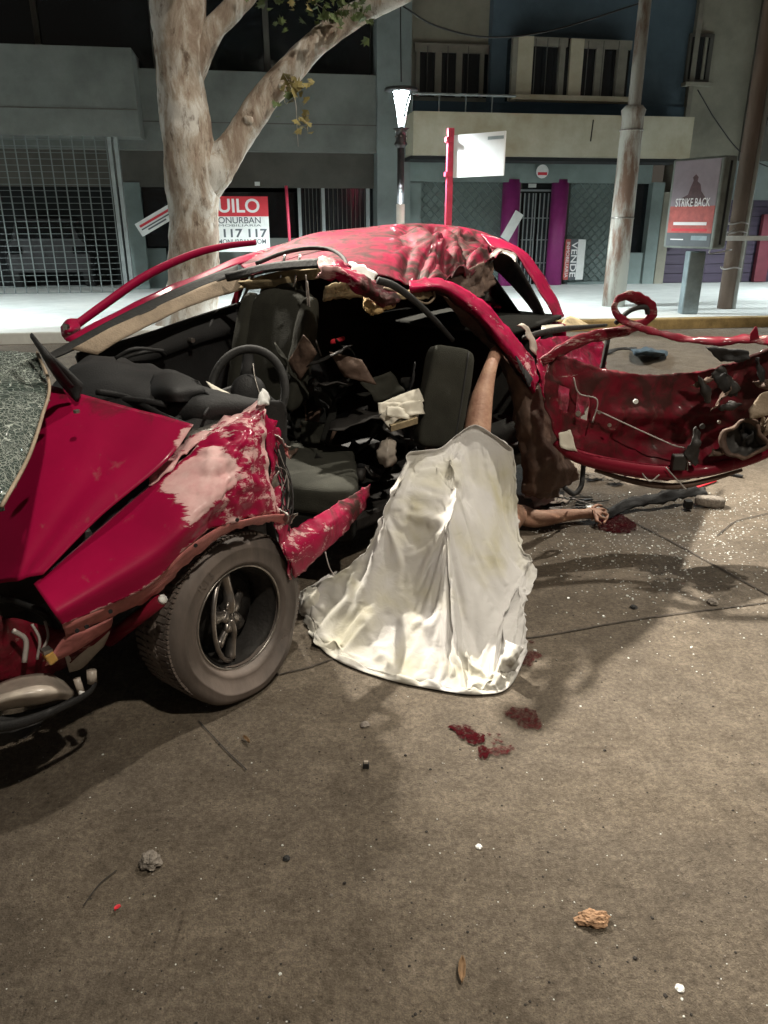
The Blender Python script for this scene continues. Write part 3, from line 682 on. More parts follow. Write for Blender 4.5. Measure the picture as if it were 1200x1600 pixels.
# ------------------------------------------------------------------ lamps
def ped_lamp(a, b, h, label, power, light=True, detail=True):
    base = ST(a, b, GZ); t = thing('street_lamp', label, 'street lamp', base, 'pedestrian lamps along the pavement')
    X = lambda z: base + Vector((0, 0, z))
    MB().tube([X(0), X(.12), X(.13), X(h-.75)], [.12, .12, .055, .05], 14).build('post', 'lamp_black', t, True)
    MB().tube([X(1.0), X(1.55)], .063, 14).build('bill', 'white_paper', t, True)
    MB().tube([X(h-.75), X(h-.70), X(h-.66), X(h-.52), X(h-.50)], [.055, .10, .075, .075, .125], 14).build('collar', 'lamp_black', t, True)
    for k in range(8):
        an = k*math.pi/4; c_ = Vector((math.cos(an), math.sin(an), 0))*.082
        for z in (-.70, -.60, -.53): MB().tube([X(h+z)+c_*.8, X(h+z)+c_*1.05], .014, 6).build('bolt', 'chrome', t)
    for k in range(3):
        an = k*2.094+.3; c_ = Vector((math.cos(an), math.sin(an), 0))
        MB().tube([X(h-.48)+c_*.045, X(h-.2)+c_*.10, X(h)+c_*.17], .011, 6).build('arm', 'chrome', t, True)
    MB().tube([X(h-.46), X(h-.3), X(h-.12), X(h-.03)], [.022, .035, .075, .115], 16).build('lens', 'led', t, True)
    MB().tube([X(h-.02), X(h+.02), X(h+.04)], [.24, .23, .02], 18).build('cap', 'lamp_black', t, True)
    l = bpy.data.lights.new('lamp_light', 'SPOT'); l.energy = power; l.color = COOL; l.shadow_soft_size = .09; l.spot_size = R(156); l.spot_blend = .35
    lo = bpy.data.objects.new('lamp_light', l); C.objects.link(lo); lo.location = X(h-.30); par(lo, t)
    # the light leaves through the open sides of the lens
    t.children[-2].visible_shadow = True
    return t
LB = 12.0
la, lz = onb(627, 140, LB)
ped_lamp(la, LB, lz-GZ, 'glowing pedestrian lamp on black post before the grey pilaster', L_PED)
ped_lamp(la-9.0, LB, lz-GZ, 'pedestrian lamp further left along the pavement, outside the photo', L_PED)
ped_lamp(la+9.5, LB, lz-GZ, 'pedestrian lamp further right along the pavement, outside the photo', L_PED)
def road_lamp(base, top, head, label, power, col, mpole='steel_pole'):
    t = thing('road_lamp', label, 'street lamp', base, 'tall road lamps')
    MB().tube([base, base+Vector((0, 0, .3)), Vector((base.x, base.y, top))], [.14, .11, .07], 14).build('post', mpole, t, True)
    MB().tube(path([Vector((base.x, base.y, top)), Vector((base.x, base.y, top+.4))*.5+Vector((head.x, head.y, head.z+.25))*.5, head+Vector((0, 0, .16))], 5), .045, 10).build('arm', mpole, t, True)
    d = Vector((head.x-base.x, head.y-base.y, 0)).normalized(); s = Vector((-d.y, d.x, 0))
    MB().obox(head+Vector((0, 0, .14)), d*.34, s*.15, Vector((0, 0, .06))).build('housing', 'steel_grey', t, bevel=.03)
    MB().obox(head+Vector((0, 0, .07)), d*.26, s*.11, Vector((0, 0, .008))).build('lens', 'luminaire', t)
    l = bpy.data.lights.new('lamp_light', 'SPOT'); l.energy = power; l.color = col; l.shadow_soft_size = .10; l.spot_size = R(112); l.spot_blend = .35
    lo = bpy.data.objects.new('lamp_light', l); C.objects.link(lo); lo.location = head+Vector((0, 0, .03)); lo.rotation_euler = (Vector((.4, 3.4, 0))-head).to_track_quat('-Z', 'Y').to_euler(); par(lo, t)
    return t
def span_lamp(head, aim, label, power, col, beam=31, blend=.75):
    t = thing('span_lamp', label, 'street lamp', head, 'tall road lamps')
    MB().tube([head+Vector((0, 0, .30)), head+Vector((0, 0, .26)), head+Vector((0, 0, .10)), head], [.03, .10, .17, .26], 18).build('housing', 'steel_grey', t, True)
    MB().tube([head+Vector((0, 0, .005)), head-Vector((0, 0, .02))], .20, 18).build('lens', 'luminaire', t, True)
    for e in (EA, -EA): MB().tube(path([head+Vector((0, 0, .3)), head+e*6+Vector((0, 0, .55)), head+e*13+Vector((0, 0, 1.3))], 5), .012, 5).build('span_wire', 'wire_black', t, True)
    l = bpy.data.lights.new('lamp_light', 'SPOT'); l.energy = power; l.color = col; l.shadow_soft_size = .12; l.spot_size = R(beam); l.spot_blend = blend
    lo = bpy.data.objects.new('lamp_light', l); C.objects.link(lo); lo.location = head-Vector((0, 0, .05))
    lo.rotation_euler = (aim-head).to_track_quat('-Z', 'Y').to_euler(); par(lo, t)
    return t
# the pole at the right edge of the photograph carries a luminaire over the road above the frame
pb = stz(958, 478, GZ); pbase = ST(pb[0], pb[1], GZ)
rl = road_lamp(pbase, 9.2, Vector((4.2, 6.8, 9.5)), 'tall rust-stained grey steel pole standing on the pavement right of the shop', L_BACKRIGHT, NEUT)
zc = onb(985, 172, pb[1])[1]
MB().tube([pbase+Vector((0, 0, GZ*0)), pbase+Vector((0, 0, zc-GZ-.1)), pbase+Vector((0, 0, zc-GZ)), pbase+Vector((0, 0, zc-GZ+.06))], [.185, .165, .185, .13], 16).build('sleeve', 'steel_pole', rl, True)
for zz in (1.35, 2.6): MB().tube([pbase+Vector((0, 0, zz)), pbase+Vector((0, 0, zz+.02))], .182, 16).build('strap', 'bare_metal', rl, True)
span_lamp(Vector((-2.8, 7.5, 6.6)), Vector((2.0, 2.6, 0)), 'road lamp hung from span wires over the street, above the photo', L_SPAN, NEUT)
span_lamp(Vector((2.0, -1.3, 7.4)), Vector((.1, 2.2, 0)), 'road lamp hung from span wires above the near lane, overhead and out of the photo', L_FRONT, WARM, 110, .6)
# wooden pole with cables
wb2 = stz(1132, 482, GZ); wbase = ST(wb2[0], wb2[1], GZ)
t = thing('utility_pole', 'brown wooden utility pole with pale cable conduit at the right edge', 'utility pole', wbase)
MB().tube([wbase, wbase+Vector((0, 0, 3)), wbase+Vector((0, 0, 9))], [.115, .115, .10], 14).build('post', 'wood_pole', t, True)
s_ = Vector((.115, -.06, 0))
MB().tube([wbase+s_, wbase+s_+Vector((0, 0, 1.4)), wbase+s_*.95+Vector((.02, 0, 3.2))], .035, 8).build('conduit', 'pole_paint', t, True)
MB().tube(path([wbase+s_+Vector((0, 0, 3.2)), wbase+s_+Vector((.03, -.02, 4.2)), wbase+s_+Vector((-.02, -.02, 5.4)), wbase+s_+Vector((.05, -.03, 7))], 6), .018, 6).build('cable', 'wire_grey', t, True)
MB().tube(path([wbase+s_+Vector((.04, 0, 2.6)), wbase+s_+Vector((.12, -.05, 3.8)), wbase+s_+Vector((.1, -.05, 5.6))], 6), .01, 6).build('cable', 'wire_black', t, True)
MB().obox(wbase+s_+Vector((.1, -.05, 4.15)), Vector((.16, 0, 0)), Vector((0, .1, 0)), Vector((0, 0, .1))).build('junction_box', 'pole_paint', t)
for zz in (1.15, 1.28, .62):
    MB().tube([wbase+Vector((.15*math.cos(q), .15*math.sin(q), zz+.015*math.sin(3*q))) for q in np.linspace(0, 6.3, 16)], .012, 5).build('wire_tie', 'wire_grey', t, True)
MB().tube(path([wbase+Vector((-.1, -.14, 1.2)), wbase+Vector((-.35, -.2, 1.02)), wbase+Vector((-.45, -.2, .85)), wbase+Vector((-.1, -.16, .9))], 6), .012, 5).build('wire_tail', 'wire_grey', t, True)
# barrier tape from the kiosk to beyond the pole
ka, kb = stz(1074, 490, GZ); kbase = ST(ka, kb, GZ)
tp0 = onb(1118, 371, kb+.1); tpts = [ST(tp0[0], kb+.1, tp0[1]), wbase+Vector((0, -.17, tp0[1]-GZ-.02)), ST(wb2[0]+2.5, wb2[1]+.1, tp0[1]-.02)]
v = []; f = []
for p in path(tpts, 8): v += [p+Vector((0, 0, .035)), p-Vector((0, 0, .035))]
f = [(2*i, 2*i+1, 2*i+3, 2*i+2) for i in range(len(v)//2-1)]
tag(finish('barrier_tape', v, f, 'white_paper', None, False, thick=.002), 'white barrier tape stretched between the poster stand and wooden pole', 'tape')
# poster stand
t = thing('poster_stand', 'grey poster stand on a column with faded red and lilac poster', 'advert stand', kbase)
MB().obox(kbase+Vector((0, 0, .45)), Vector((.125, 0, 0)), Vector((0, .09, 0)), Vector((0, 0, .45))).build('column', 'kiosk_blue', t, bevel=.02)
al = R(62); dx = Vector((math.cos(al), -math.sin(al), 0)); nn = Vector((-math.sin(al), -math.cos(al), 0))
zb0, zt0 = onb(1085, 388, kb)[1], onb(1085, 246, kb)[1]
kc = Vector((onY(1092, 320, kbase.y).x, kbase.y, (zb0+zt0)/2)); hh = (zt0-zb0)/2
MB().obox(kc, dx*.46, nn*.13, up*hh).build('case', 'kiosk_grey', t, bevel=.03)
MB().obox(kc+dx*.461, dx*.004, nn*.02, up*hh*.9).build('seam', 'void_dark', t)
pc = kc+nn*.132
po = MB().obox(pc+up*hh*.45, dx*.40, nn*.004, up*hh*.50).build('poster', 'poster_lilac', t)
MB().obox(pc-up*hh*.35, dx*.40, nn*.004, up*hh*.30).build('poster_base', 'poster_red', t)
MB().obox(pc-up*hh*.80, dx*.40, nn*.004, up*hh*.15).build('poster_foot', 'sign_grey', t)
# a loose dark figure shape, printed flat
fig = [(-.24, -.16), (-.20, -.04), (-.10, .02), (-.07, .16), (-.03, .30), (-.05, .36), (.0, .42), (.05, .36), (.04, .28), (.10, .22), (.13, .08), (.20, -.02), (.27, -.16), (.12, -.12), (.0, -.2), (-.1, -.12)]
finish('poster_figure', [pc+nn*.006+dx*x_+up*(hh*1.1*y_+hh*.18) for x_, y_ in fig], [tuple(range(len(fig)))], 'poster_dark', t, False)
text('lettering', 'STRIKE BACK', 'sign_white', t, pc+nn*.008+up*hh*.02, dx, up, hh*.26, 0, fit=.62, bold=.01)
MB().obox(pc+nn*.008-up*hh*.44, dx*.30, nn*.001, up*hh*.035).build('text_line', 'sign_white', t)
MB().obox(pc+nn*.008-up*hh*.58, dx*.32, nn*.001, up*hh*.03).build('text_line', 'sign_red', t)
MB().obox(pc+nn*.008-up*hh*.80-dx*.2, dx*.12, nn*.001, up*hh*.012).build('text_line', 'sign_white', t)
MB().obox(pc+nn*.008-up*hh*.76+dx*.2, dx*.14, nn*.001, up*hh*.05).build('text_block', 'kiosk_blue', t)
# street name post: red post with white plate, lit by the lamp
nb = 11.6
n0 = onb(700, 355, nb); n1 = onb(700, 200, nb)
t = thing('street_sign', 'red post carrying a bright white sign plate, right of the lamp', 'sign', ST(n0[0], nb, GZ))
MB().sbox(n0[0]-.045, n0[0]+.045, nb-.045, nb+.045, GZ, n1[1]).build('post', 'pole_red', t, bevel=.008)
ps = onb(705, 212, nb)[1]; pe = onb(705, 278, nb)[1]
sd = (EA*.62-EB*.78).normalized(); sc_ = ST(n0[0], nb, (ps+pe)/2)+sd*.50
MB().obox(sc_, sd*.43, Vector((-sd.y, sd.x, 0))*.012, up*(ps-pe)/2).build('plate', 'sign_white', t)
MB().obox(sc_+Vector((-sd.y, sd.x, 0))*-.014+up*.2+sd*.28, sd*.13, Vector((-sd.y, sd.x, 0))*.001, up*.02).build('grey_mark', 'steel_grey', t)
for zz in (ps-.05, pe+.05): MB().sbox(n0[0]-.07, n0[0]+.06, nb-.06, nb+.06, zz-.03, zz+.03).build('clamp', 'pole_red', t)
# overhead wires
def wire(pts, r, label): tag(tubeo('overhead_wire', pts, r, 'wire_black', n=5, steps=8), label, 'wire', 'wires across the facades')
wy = 13.5
wire([onY(630, 10, wy), onY(680, 40, wy), onY(760, 58, wy), onY(860, 48, wy), onY(1000, 5, wy)], .014, 'sagging black wire crossing in front of the balcony window')
wire([onY(627, 128, 12.2), onY(626, 60, 12.2), onY(626, -30, 12.2)], .010, 'straight thin wire rising above the glowing lamp')
wire([onY(1090, 140, 14), onY(1120, 190, 14), onY(1160, 240, 14), onY(1210, 265, 14)], .010, 'thin wire slanting down across the beige wall')

# ------------------------------------------------------------------ plane tree
tb = 10.95
def tp(px, py): 
    a, z = onb(px, py, tb); return ST(a, tb, z)
PX = (tp(340, 300)-tp(240, 300)).length/100
g0 = tp(297, 506); tree = thing('plane_tree', 'mottled plane tree with forked trunk on the pavement behind the wreck', 'tree', Vector((g0.x, g0.y, GZ)))
def limb(name, pts, rad, parent, nse=.16, n=22, steps=10, flare=False):
    P = path([tp(*q) if len(q) == 2 else tp(*q[:2])+EB*q[2] for q in pts], steps); r = [float(x[0])*PX for x in cr([[q] for q in rad], steps)]
    mb = MB().tube(P, r, n)
    k = 0
    for i, p in enumerate(P):
        for j in range(n):
            q = mb.v[k]; d = (q-p); s = 1+nse*noise.fractal(q*2.2, 1, 2, 3)+.05*noise.noise(q*9)
            if flare and i < steps*1.2: s += .25*(1-i/(steps*1.2))*(.5+.5*math.cos(j/n*2*math.pi*5+1))
            mb.v[k] = p+d*s; k += 1
    return mb.build(name, 'plane_bark', parent, True)
trunk = limb('trunk', [(296, 530), (298, 490), (302, 430), (304, 360), (302, 300), (294, 230), (285, 150), (279, 70), (279, 0), (276, -90), (270, -220)], [58, 47, 41, 40, 43, 40, 37, 38, 40, 37, 28], tree, .12, flare=True)
limb('limb', [(302, 310), (330, 272), (356, 240), (400, 172), (445, 118), (490, 72), (545, 30), (600, 10, -.3), (650, -8, -.6), (760, -60, -1)], [34, 32, 25, 22, 21, 19, 17, 15, 13, 8], trunk)
limb('limb', [(292, 130), (312, 82), (335, 45), (365, 12), (400, -30), (450, -120, -.4)], [24, 21, 18, 16, 14, 8], trunk)
limb('limb', [(276, -140), (240, -220, .4), (190, -330, .6)], [22, 16, 8], trunk)
# bark scars and knots
for (x_, y_, r_) in ((388, 190, 9), (440, 138, 7), (335, 258, 12), (318, 275, 9)):
    c = tp(x_, y_)-EB*(.15); mb = MB(); vv = []; ff = []
    ico = bmesh.new(); bmesh.ops.create_icosphere(ico, subdivisions=2, radius=1)
    for q in ico.verts: vv.append(c+Vector((q.co.x*r_*PX, q.co.y*.05, q.co.z*r_*PX*.8))*(1+.3*noise.noise(q.co*2+c)))
    ff = [tuple(z.index for z in f_.verts) for f_ in ico.faces]; ico.free()
    finish('knot', vv, ff, 'plane_bark', trunk)
def leafblob(mb, c, n, spread, size, rnd):
    for _ in range(n):
        p = c+Vector((rnd.gauss(0, 1), rnd.gauss(0, 1), rnd.gauss(0, .8)))*spread
        a = Vector((rnd.gauss(0, 1), rnd.gauss(0, 1), rnd.gauss(0, .5))).normalized(); b = a.cross(Vector((rnd.gauss(0, 1), rnd.gauss(0, 1), rnd.gauss(0, 1)))).normalized(); s = size*rnd.uniform(.6, 1.2); nn_ = a.cross(b)
        o5 = [(0, -.5), (.25, -.35), (.6, -.1), (.3, .05), (.35, .4), (.1, .25), (0, .65), (-.1, .25), (-.35, .4), (-.3, .05), (-.6, -.1), (-.25, -.35)]
        vs = [p+a*x_*s+b*y_*s+nn_*(abs(x_)*.3*s) for x_, y_ in o5]
        mb.add(vs+[p], [(i, (i+1) % 12, 12) for i in range(12)])
rnd = random.Random(3)
for nm, mm, spots in (('foliage', 'leaf_green', [(520, 8, 16, .16), (545, 22, 10, .12), (460, 6, 12, .18), (500, 20, 8, .14), (420, 2, 8, .16), (565, 30, 5, .06), (435, 170, 4, .06)]), ('foliage', 'leaf_olive', [(462, 148, 9, .10), (470, 195, 7, .07), (452, 135, 4, .07), (478, 10, 8, .16)])):
    mb = MB()
    for x_, y_, n_, sp_ in spots: leafblob(mb, tp(x_, y_)-EB*.3, int(n_*1.6), sp_*1.1, .115, rnd)
    if nm and mm == 'leaf_green':
        for _ in range(90): leafblob(mb, tp(rnd.uniform(40, 700), rnd.uniform(-480, -130))+EB*rnd.uniform(-1.2, 1.2), 14, .33, .22, rnd)
    o = mb.build(nm, mm, trunk); o['kind'] = 'stuff'
for pts in ([(440, 118), (452, 140), (460, 165), (462, 200), (464, 232)], [(560, 28), (575, 36)], [(520, 45), (505, 25), (480, 8)]):
    MB().tube(path([tp(*q)-EB*.28 for q in pts], 5), .004, 5).build('twig', 'plane_bark', trunk, True)
# ================================================================== WRECKED CAR
car = thing('wrecked_car', 'wrecked dark red hatchback with its driver side torn open', 'car', K(1, .75, 0))
RP, RI = 'red_paint', 'red_inner'
def z_(*rows): return [[onz(*p) for p in r] for r in rows]
def v_(*rows): return [[onv(*p) for p in r] for r in rows]
def y_(*rows): return [[onY(*p) for p in r] for r in rows]
# bonnet
_A, _B, _C = onz(70, 600, .985), onz(300, 663, .90), onz(66, 892, .60)
_n = (_B-_A).cross(_C-_A).normalized()
def onpl(px, py, dz=0):
    d = ray(px, py); p = O + d*((_A-O).dot(_n)/d.dot(_n)); return p + Vector((0, 0, dz))
bonnet = surf('bonnet', [[onpl(*p) for p in r] for r in ([(-260, 520), (-70, 560), (70, 600, .0), (185, 632, .0), (302, 663, .0)],
    [(-280, 640), (-120, 670), (40, 700, .012), (150, 712, .014), (258, 722, .0)],
    [(-300, 740), (-180, 775), (0, 802, .010), (85, 806, .012), (154, 808, -.004)],
    [(-300, 820), (-190, 868), (-60, 908, -.01), (12, 905, -.006), (66, 893, -.008)])], RP, car, 14, 14, .003, dent=.005, dscale=3,
    attrs={'wear': lambda s, t: .75*bump(s, 1, .03)*bump(t, .1, .22), 'dirt': lambda s, t: .33*bump(t, 0, .1)}, disp=lambda s, t: .006*bump(s, .80, .05)*sstep(.0, .5, t)-.004*bump(s, .90, .05))
c = onz(120, 645, .955); MB().tube([c, c+Vector((0, 0, .008))], .009, 10).build('washer_jet', 'bare_metal', bonnet)
# windscreen lying over the bonnet
ws = surf('windscreen', z_([(-130, 552, 1.05), (-60, 548, 1.08), (10, 547, 1.09), (58, 551, 1.08)], [(-140, 610, 1.02), (-60, 602, 1.05), (20, 598, 1.05), (77, 600, 1.03)],
    [(-150, 680, .98), (-70, 676, 1.0), (15, 660, 1.01), (66, 650, .995)], [(-150, 750, .94), (-80, 745, .955), (0, 730, .965), (44, 715, .955)], [(-160, 830, .89), (-110, 825, .90), (-50, 812, .905), (2, 792, .915)]),
    'crazed_glass', car, 12, 10, .006, crumple=.008, cscale=9, dent=.02, ragged=.012, rag_sides='r')
tubeo('glass_edge', [onz(58, 551, 1.085), onz(77, 600, 1.035), onz(66, 650, 1.0), onz(44, 715, .96), onz(2, 792, .92)], .0045, 'beige_trim', ws, 6, 8)
def vridge(x, y):
    d_, _ = noise.voronoi(Vector((x+.25*noise.noise(Vector((x, y, 3))), y, .7))); return math.exp(-(d_[1]-d_[0])/.13)
# front wing on the near side
def wearf(s, t):
    w1 = .95*sstep(.42, .56, s)*(1-sstep(.60, .80, s-.10*t))*sstep(.0, .15, t)*(1-sstep(.62, .85, t))
    return max(w1, (.34+.14*bump(t, .55, .3))*sstep(.55, .7, s), .8*bump(s, 1, .05), .7*bump(t, 0, .05)*sstep(.45, .6, s), .55*bump(t, 1, .06))
wing = surf('wing', v_([(52, 912, .13), (105, 868, .135), (172, 813, .135), (240, 752, .125), (306, 692, .11), (362, 652, .095), (414, 622, .09)],
    [(68, 935, .05), (140, 890, .04), (210, 833, .03), (275, 772, .01), (338, 716, .0), (384, 682, .0), (416, 662, .03)],
    [(84, 958, .0), (160, 914, -.02), (235, 868, -.05), (298, 815, -.075), (352, 768, -.075), (394, 742, -.05), (424, 735, .0)],
    [(97, 976, .0), (172, 944, -.02), (236, 912, -.045), (290, 858, -.06), (345, 824, -.06), (400, 808, -.05), (442, 803, -.01)]), RP, car, 14, 14, .003,
    crumple=0, dent=.008, attrs={'wear': wearf, 'dirt': lambda s, t: .28*sstep(.6, 1, s)},
    disp=lambda s, t: (sstep(.45, .7, s))*(.012*noise.fractal(Vector((s*9, t*7, 1)), 1, 2, 4)+.016*abs(noise.noise(Vector((s*6, t*5, 4))))+.008*vridge(s*13, t*6)))
surf('wing_flange', v_([(97, 976, .0), (172, 944, -.02), (236, 912, -.045), (290, 858, -.06), (345, 824, -.06), (400, 808, -.05), (446, 803, -.01)],
    [(104, 996, .03), (178, 962, .01), (244, 926, -.015), (298, 874, -.03), (350, 836, -.03), (402, 820, -.02), (446, 815, .02)]), 'primer', wing, 8, 3, .003, ragged=.008, rag_sides='b', dent=.006, dscale=12)
for p in ((305, 852, -.066), (370, 812, -.06), (172, 955, -.02), (120, 985, .0), (135, 979, .0)):
    c = onv(*p); MB().tube([c, c-V*.004], .006, 8).build('bolt_hole', 'void_dark', wing)
# crumpled edge strips between bonnet and wing
surf('wing_rail', v_([(235, 745, .14), (262, 715, .15), (290, 688, .16), (330, 665, .17), (375, 640, .17), (412, 615, .16)], [(232, 756, .11), (262, 735, .10), (292, 705, .10), (335, 672, .10), (378, 650, .10), (420, 628, .10)]), RP, wing, 8, 5, .004, crumple=.012, cscale=16, ragged=.01,
    attrs={'wear': lambda s, t: .62, 'dirt': lambda s, t: .5*sstep(.5, .9, s)})
surf('scuttle_rail', v_([(290, 668, .22), (330, 652, .24), (370, 640, .24), (412, 630, .22)], [(288, 692, .15), (325, 676, .14), (368, 656, .13), (415, 640, .13)]), 'bare_metal', car, 6, 5, .004, crumple=.014, cscale=14, ragged=.012)
surf('filler_shard', v_([(404, 618, .09), (412, 606, .09), (420, 622, .09)], [(402, 634, .07), (412, 632, .06), (420, 634, .07)]), 'white_paper', wing, 4, 4, .006, crumple=.006, cscale=30, ragged=.006)
# torn rear edge of the wing down to the sill
surf('hinge_panel', v_([(414, 640, .04), (424, 655, .07), (432, 668, .12)], [(420, 720, .03), (430, 725, .06), (440, 730, .12)], [(428, 790, .0), (440, 795, .04), (452, 800, .10)], [(440, 850, -.01), (452, 850, .02), (464, 845, .08)], [(455, 905, -.01), (462, 902, .01), (470, 895, .06)]), RP, car, 8, 8, .004, crumple=.016, cscale=12, ragged=.01,
    attrs={'wear': lambda s, t: .30+.2*t, 'dirt': lambda s, t: .45*sstep(.4, 1, s)})
sill = surf('sill', v_([(436, 838, .03), (480, 815, .07), (530, 785, .12), (578, 757, .17)], [(448, 868, -.02), (490, 840, .01), (535, 808, .06), (576, 775, .14)], [(462, 903, .0), (500, 868, .02), (538, 832, .06), (570, 796, .13)]), RP, car, 12, 9, .004, crumple=.005, cscale=9, facet=.008, ragged=.008,
    attrs={'wear': lambda s, t: .36, 'dirt': lambda s, t: .42+.35*sstep(.55, .95, s)})
# inner wheel house and under-body
surf('wheel_house', [[K(-.42, .2, .12), K(-.40, .2, .45), K(-.2, .2, .66), K(.1, .2, .68), K(.3, .2, .5), K(.36, .2, .1)], [K(-.42, .6, .12), K(-.40, .6, .45), K(-.2, .6, .66), K(.1, .6, .68), K(.3, .6, .5), K(.36, .6, .1)]], 'black_plastic', car, 5, 3, .004)
surf('wheel_house', [[K(-.42, .06, .42), K(-.2, .06, .56), K(.05, .06, .60), K(.24, .06, .52)], [K(-.42, .3, .42), K(-.2, .3, .56), K(.05, .3, .60), K(.3, .3, .50)]], 'black_plastic', car, 4, 4, .004)
MB().kbox(-.55, .30, .62, 1.45, .16, .62).build('engine_block', 'soot_metal', car, bevel=.05)
MB().kbox(.2, 2.55, .40, 1.50, .17, .25).build("floor_pan", 'soot_metal', car, bevel=.02)
MB().kbox(.22, .30, .22, 1.48, .2, .84).build('firewall', 'soot_metal', car)
# ---------------- wheel
wc = K(.0, .09, .285); TOE = R(4)
ax = (-V*math.cos(TOE) + U*math.sin(TOE)); ax = (ax + Vector((0, 0, .05))).normalized()
fw = U - ax*U.dot(ax); fw.normalize(); upv = ax.cross(fw); upv = -upv if upv.z < 0 else upv
wheel = bpy.data.objects.new('front_wheel', None); C.objects.link(wheel); wheel.location = wc; par(wheel, car)
def lathe(prof, n, m, name, parent, c=wc, a=ax, e1=fw, e2=upv, mod=None, smooth=True):
    vv = []; ff = []; k = len(prof)
    for i in range(n):
        th = 2*math.pi*i/n; e = e1*math.cos(th)+e2*math.sin(th)
        for (r, h) in prof:
            p = c+e*r+a*h
            if mod: p = mod(p, th, r, h)
            vv.append(p)
    for i in range(n):
        for j in range(k-1): ff.append((i*k+j, i*k+j+1, ((i+1) % n)*k+j+1, ((i+1) % n)*k+j))
    return finish(name, vv, ff, m, parent, smooth)
def sag(p, th, r, h):   # flat tyre spreads and squashes at the road
    if p.z < .15:
        k_ = (.15-p.z)/.15; p = p + ax*(.040*k_*(1 if h > 0 else -.4)) + fw*(.012*k_*math.sin(7*th)); p.z = max(.003, p.z*(1-.25*k_*(1 if r > .23 else .2)))
    return p
TW = .095
prof = [(.172, -TW+.02), (.20, -TW), (.245, -TW-.008), (.275, -TW+.012), (.286, -TW+.035), (.289, -.03), (.284, -.027), (.284, -.019), (.289, -.016), (.290, .016), (.284, .019), (.284, .027), (.289, .03), (.286, TW-.035), (.280, TW-.018), (.270, TW-.006), (.258, TW+.003), (.245, TW+.007), (.242, TW+.010), (.238, TW+.007), (.215, TW+.006), (.200, TW+.002), (.196, TW+.005), (.188, TW-.002), (.176, TW-.012), (.168, TW-.03)]
tyre = lathe(prof, 96, 'tyre_rubber', 'tyre', wheel, mod=sag)
mb = MB()   # tread blocks on the shoulder
for i in range(110):
    th = 2*math.pi*i/110; e = fw*math.cos(th)+upv*math.sin(th); tt = ax.cross(e)
    p = wc+e*.2835+ax*(TW-.028)
    if p.z < .02: continue
    mb.obox(p, e*.0035, tt*.0056, ax*.012)
o = mb.build('shoulder_tread', 'tyre_rubber', tyre); o['kind'] = 'stuff'
mb = MB()
for i in range(74):
    th = 2*math.pi*i/74; e = fw*math.cos(th)+upv*math.sin(th); tt = ax.cross(e)
    for k, hh_ in enumerate((-.06, -.005, .047)):
        p = wc+e*.287+ax*hh_
        if p.z < .02: continue
        mb.obox(p, e*.0030, (tt+ax*.5*(1 if k % 2 else -1)).normalized()*.0095, ax*.021)
o = mb.build('tread', 'tyre_rubber', tyre); o['kind'] = 'stuff'
for th0, s in ((2.2, 'R13'), (5.6, '165')):
    e = fw*math.cos(th0)+upv*math.sin(th0); tx = ax.cross(e)
    text('sidewall_mark', s, 'tyre_rubber', tyre, wc+e*.226+ax*(TW+.0085), -tx if (-tx).cross(e).dot(ax) > 0 else tx, e, .045, .0, bold=.01)
barrel = [(.166, -TW+.02), (.158, -.06), (.150, -.02), (.148, .0), (.155, .03), (.166, TW-.03), (.176, TW-.014), (.170, TW-.010)]
lathe(barrel, 64, 'soot_metal', 'rim', wheel)
lathe([(.0, -.035), (.16, -.03)], 40, 'void_dark', 'brake_plate', wheel)
lathe([(.178, TW-.016), (.181, TW-.008), (.177, TW-.004), (.173, TW-.009)], 64, 'bare_metal', 'rim_lip', wheel)
# broken spokes twisted inside the rim
br_ax = (ax*.90 + fw*.44).normalized(); e1 = (fw - br_ax*fw.dot(br_ax)).normalized(); e2 = upv
bc_ = wc+ax*.035-fw*.012
spk = bpy.data.objects.new('spokes', None); C.objects.link(spk); spk.location = bc_; par(spk, wheel)
lathe([(.018, -.01), (.032, -.012), (.036, .0), (.032, .014), (.018, .016), (.006, .012)], 24, 'alloy', 'hub', wheel, c=bc_, a=br_ax, e1=e1, e2=e2)
bpy.data.objects.remove(spk)
for th in (R(92), R(262), R(160), R(18), R(215), R(318)):
    e = e1*math.cos(th)+e2*math.sin(th); L = .15 if abs(math.cos(th)) < .3 else .115
    P = [bc_+e*.02, bc_+e*.05+br_ax*.012, bc_+e*(L*.6)+br_ax*.006+e1*.008, bc_+e*L]
    MB().tube(path(P, 5), [float(x[0]) for x in cr([[.030], [.022], [.019], [.024]], 5)], 8, flat=.6).build('spoke', 'alloy', wheel, True)
arcp = [bc_+(e1*-.78*math.cos(q)+e2*math.sin(q))*.158+br_ax*.006 for q in np.linspace(-1.35, 1.45, 22)]
MB().tube(arcp, .0085, 8).build('rim_fragment', 'alloy', wheel, True)
for th in (R(75), R(110), R(200), R(250), R(320)):
    e = e1*math.cos(th)+e2*math.sin(th)
    lathe([(.007, -.004), (.0145, .0), (.0145, .008), (.008, .012)], 12, 'alloy', 'wheel_bolt', wheel, c=bc_+e*.043+br_ax*.008, a=br_ax, e1=e1, e2=e2)
lathe([(.0, .0), (.125, .0), (.128, .012), (.0, .014)], 36, 'soot_metal', 'brake_disc', wheel, c=wc-ax*.02)
wheel.scale = (.96, .96, .96); wheel.location.z -= .0115
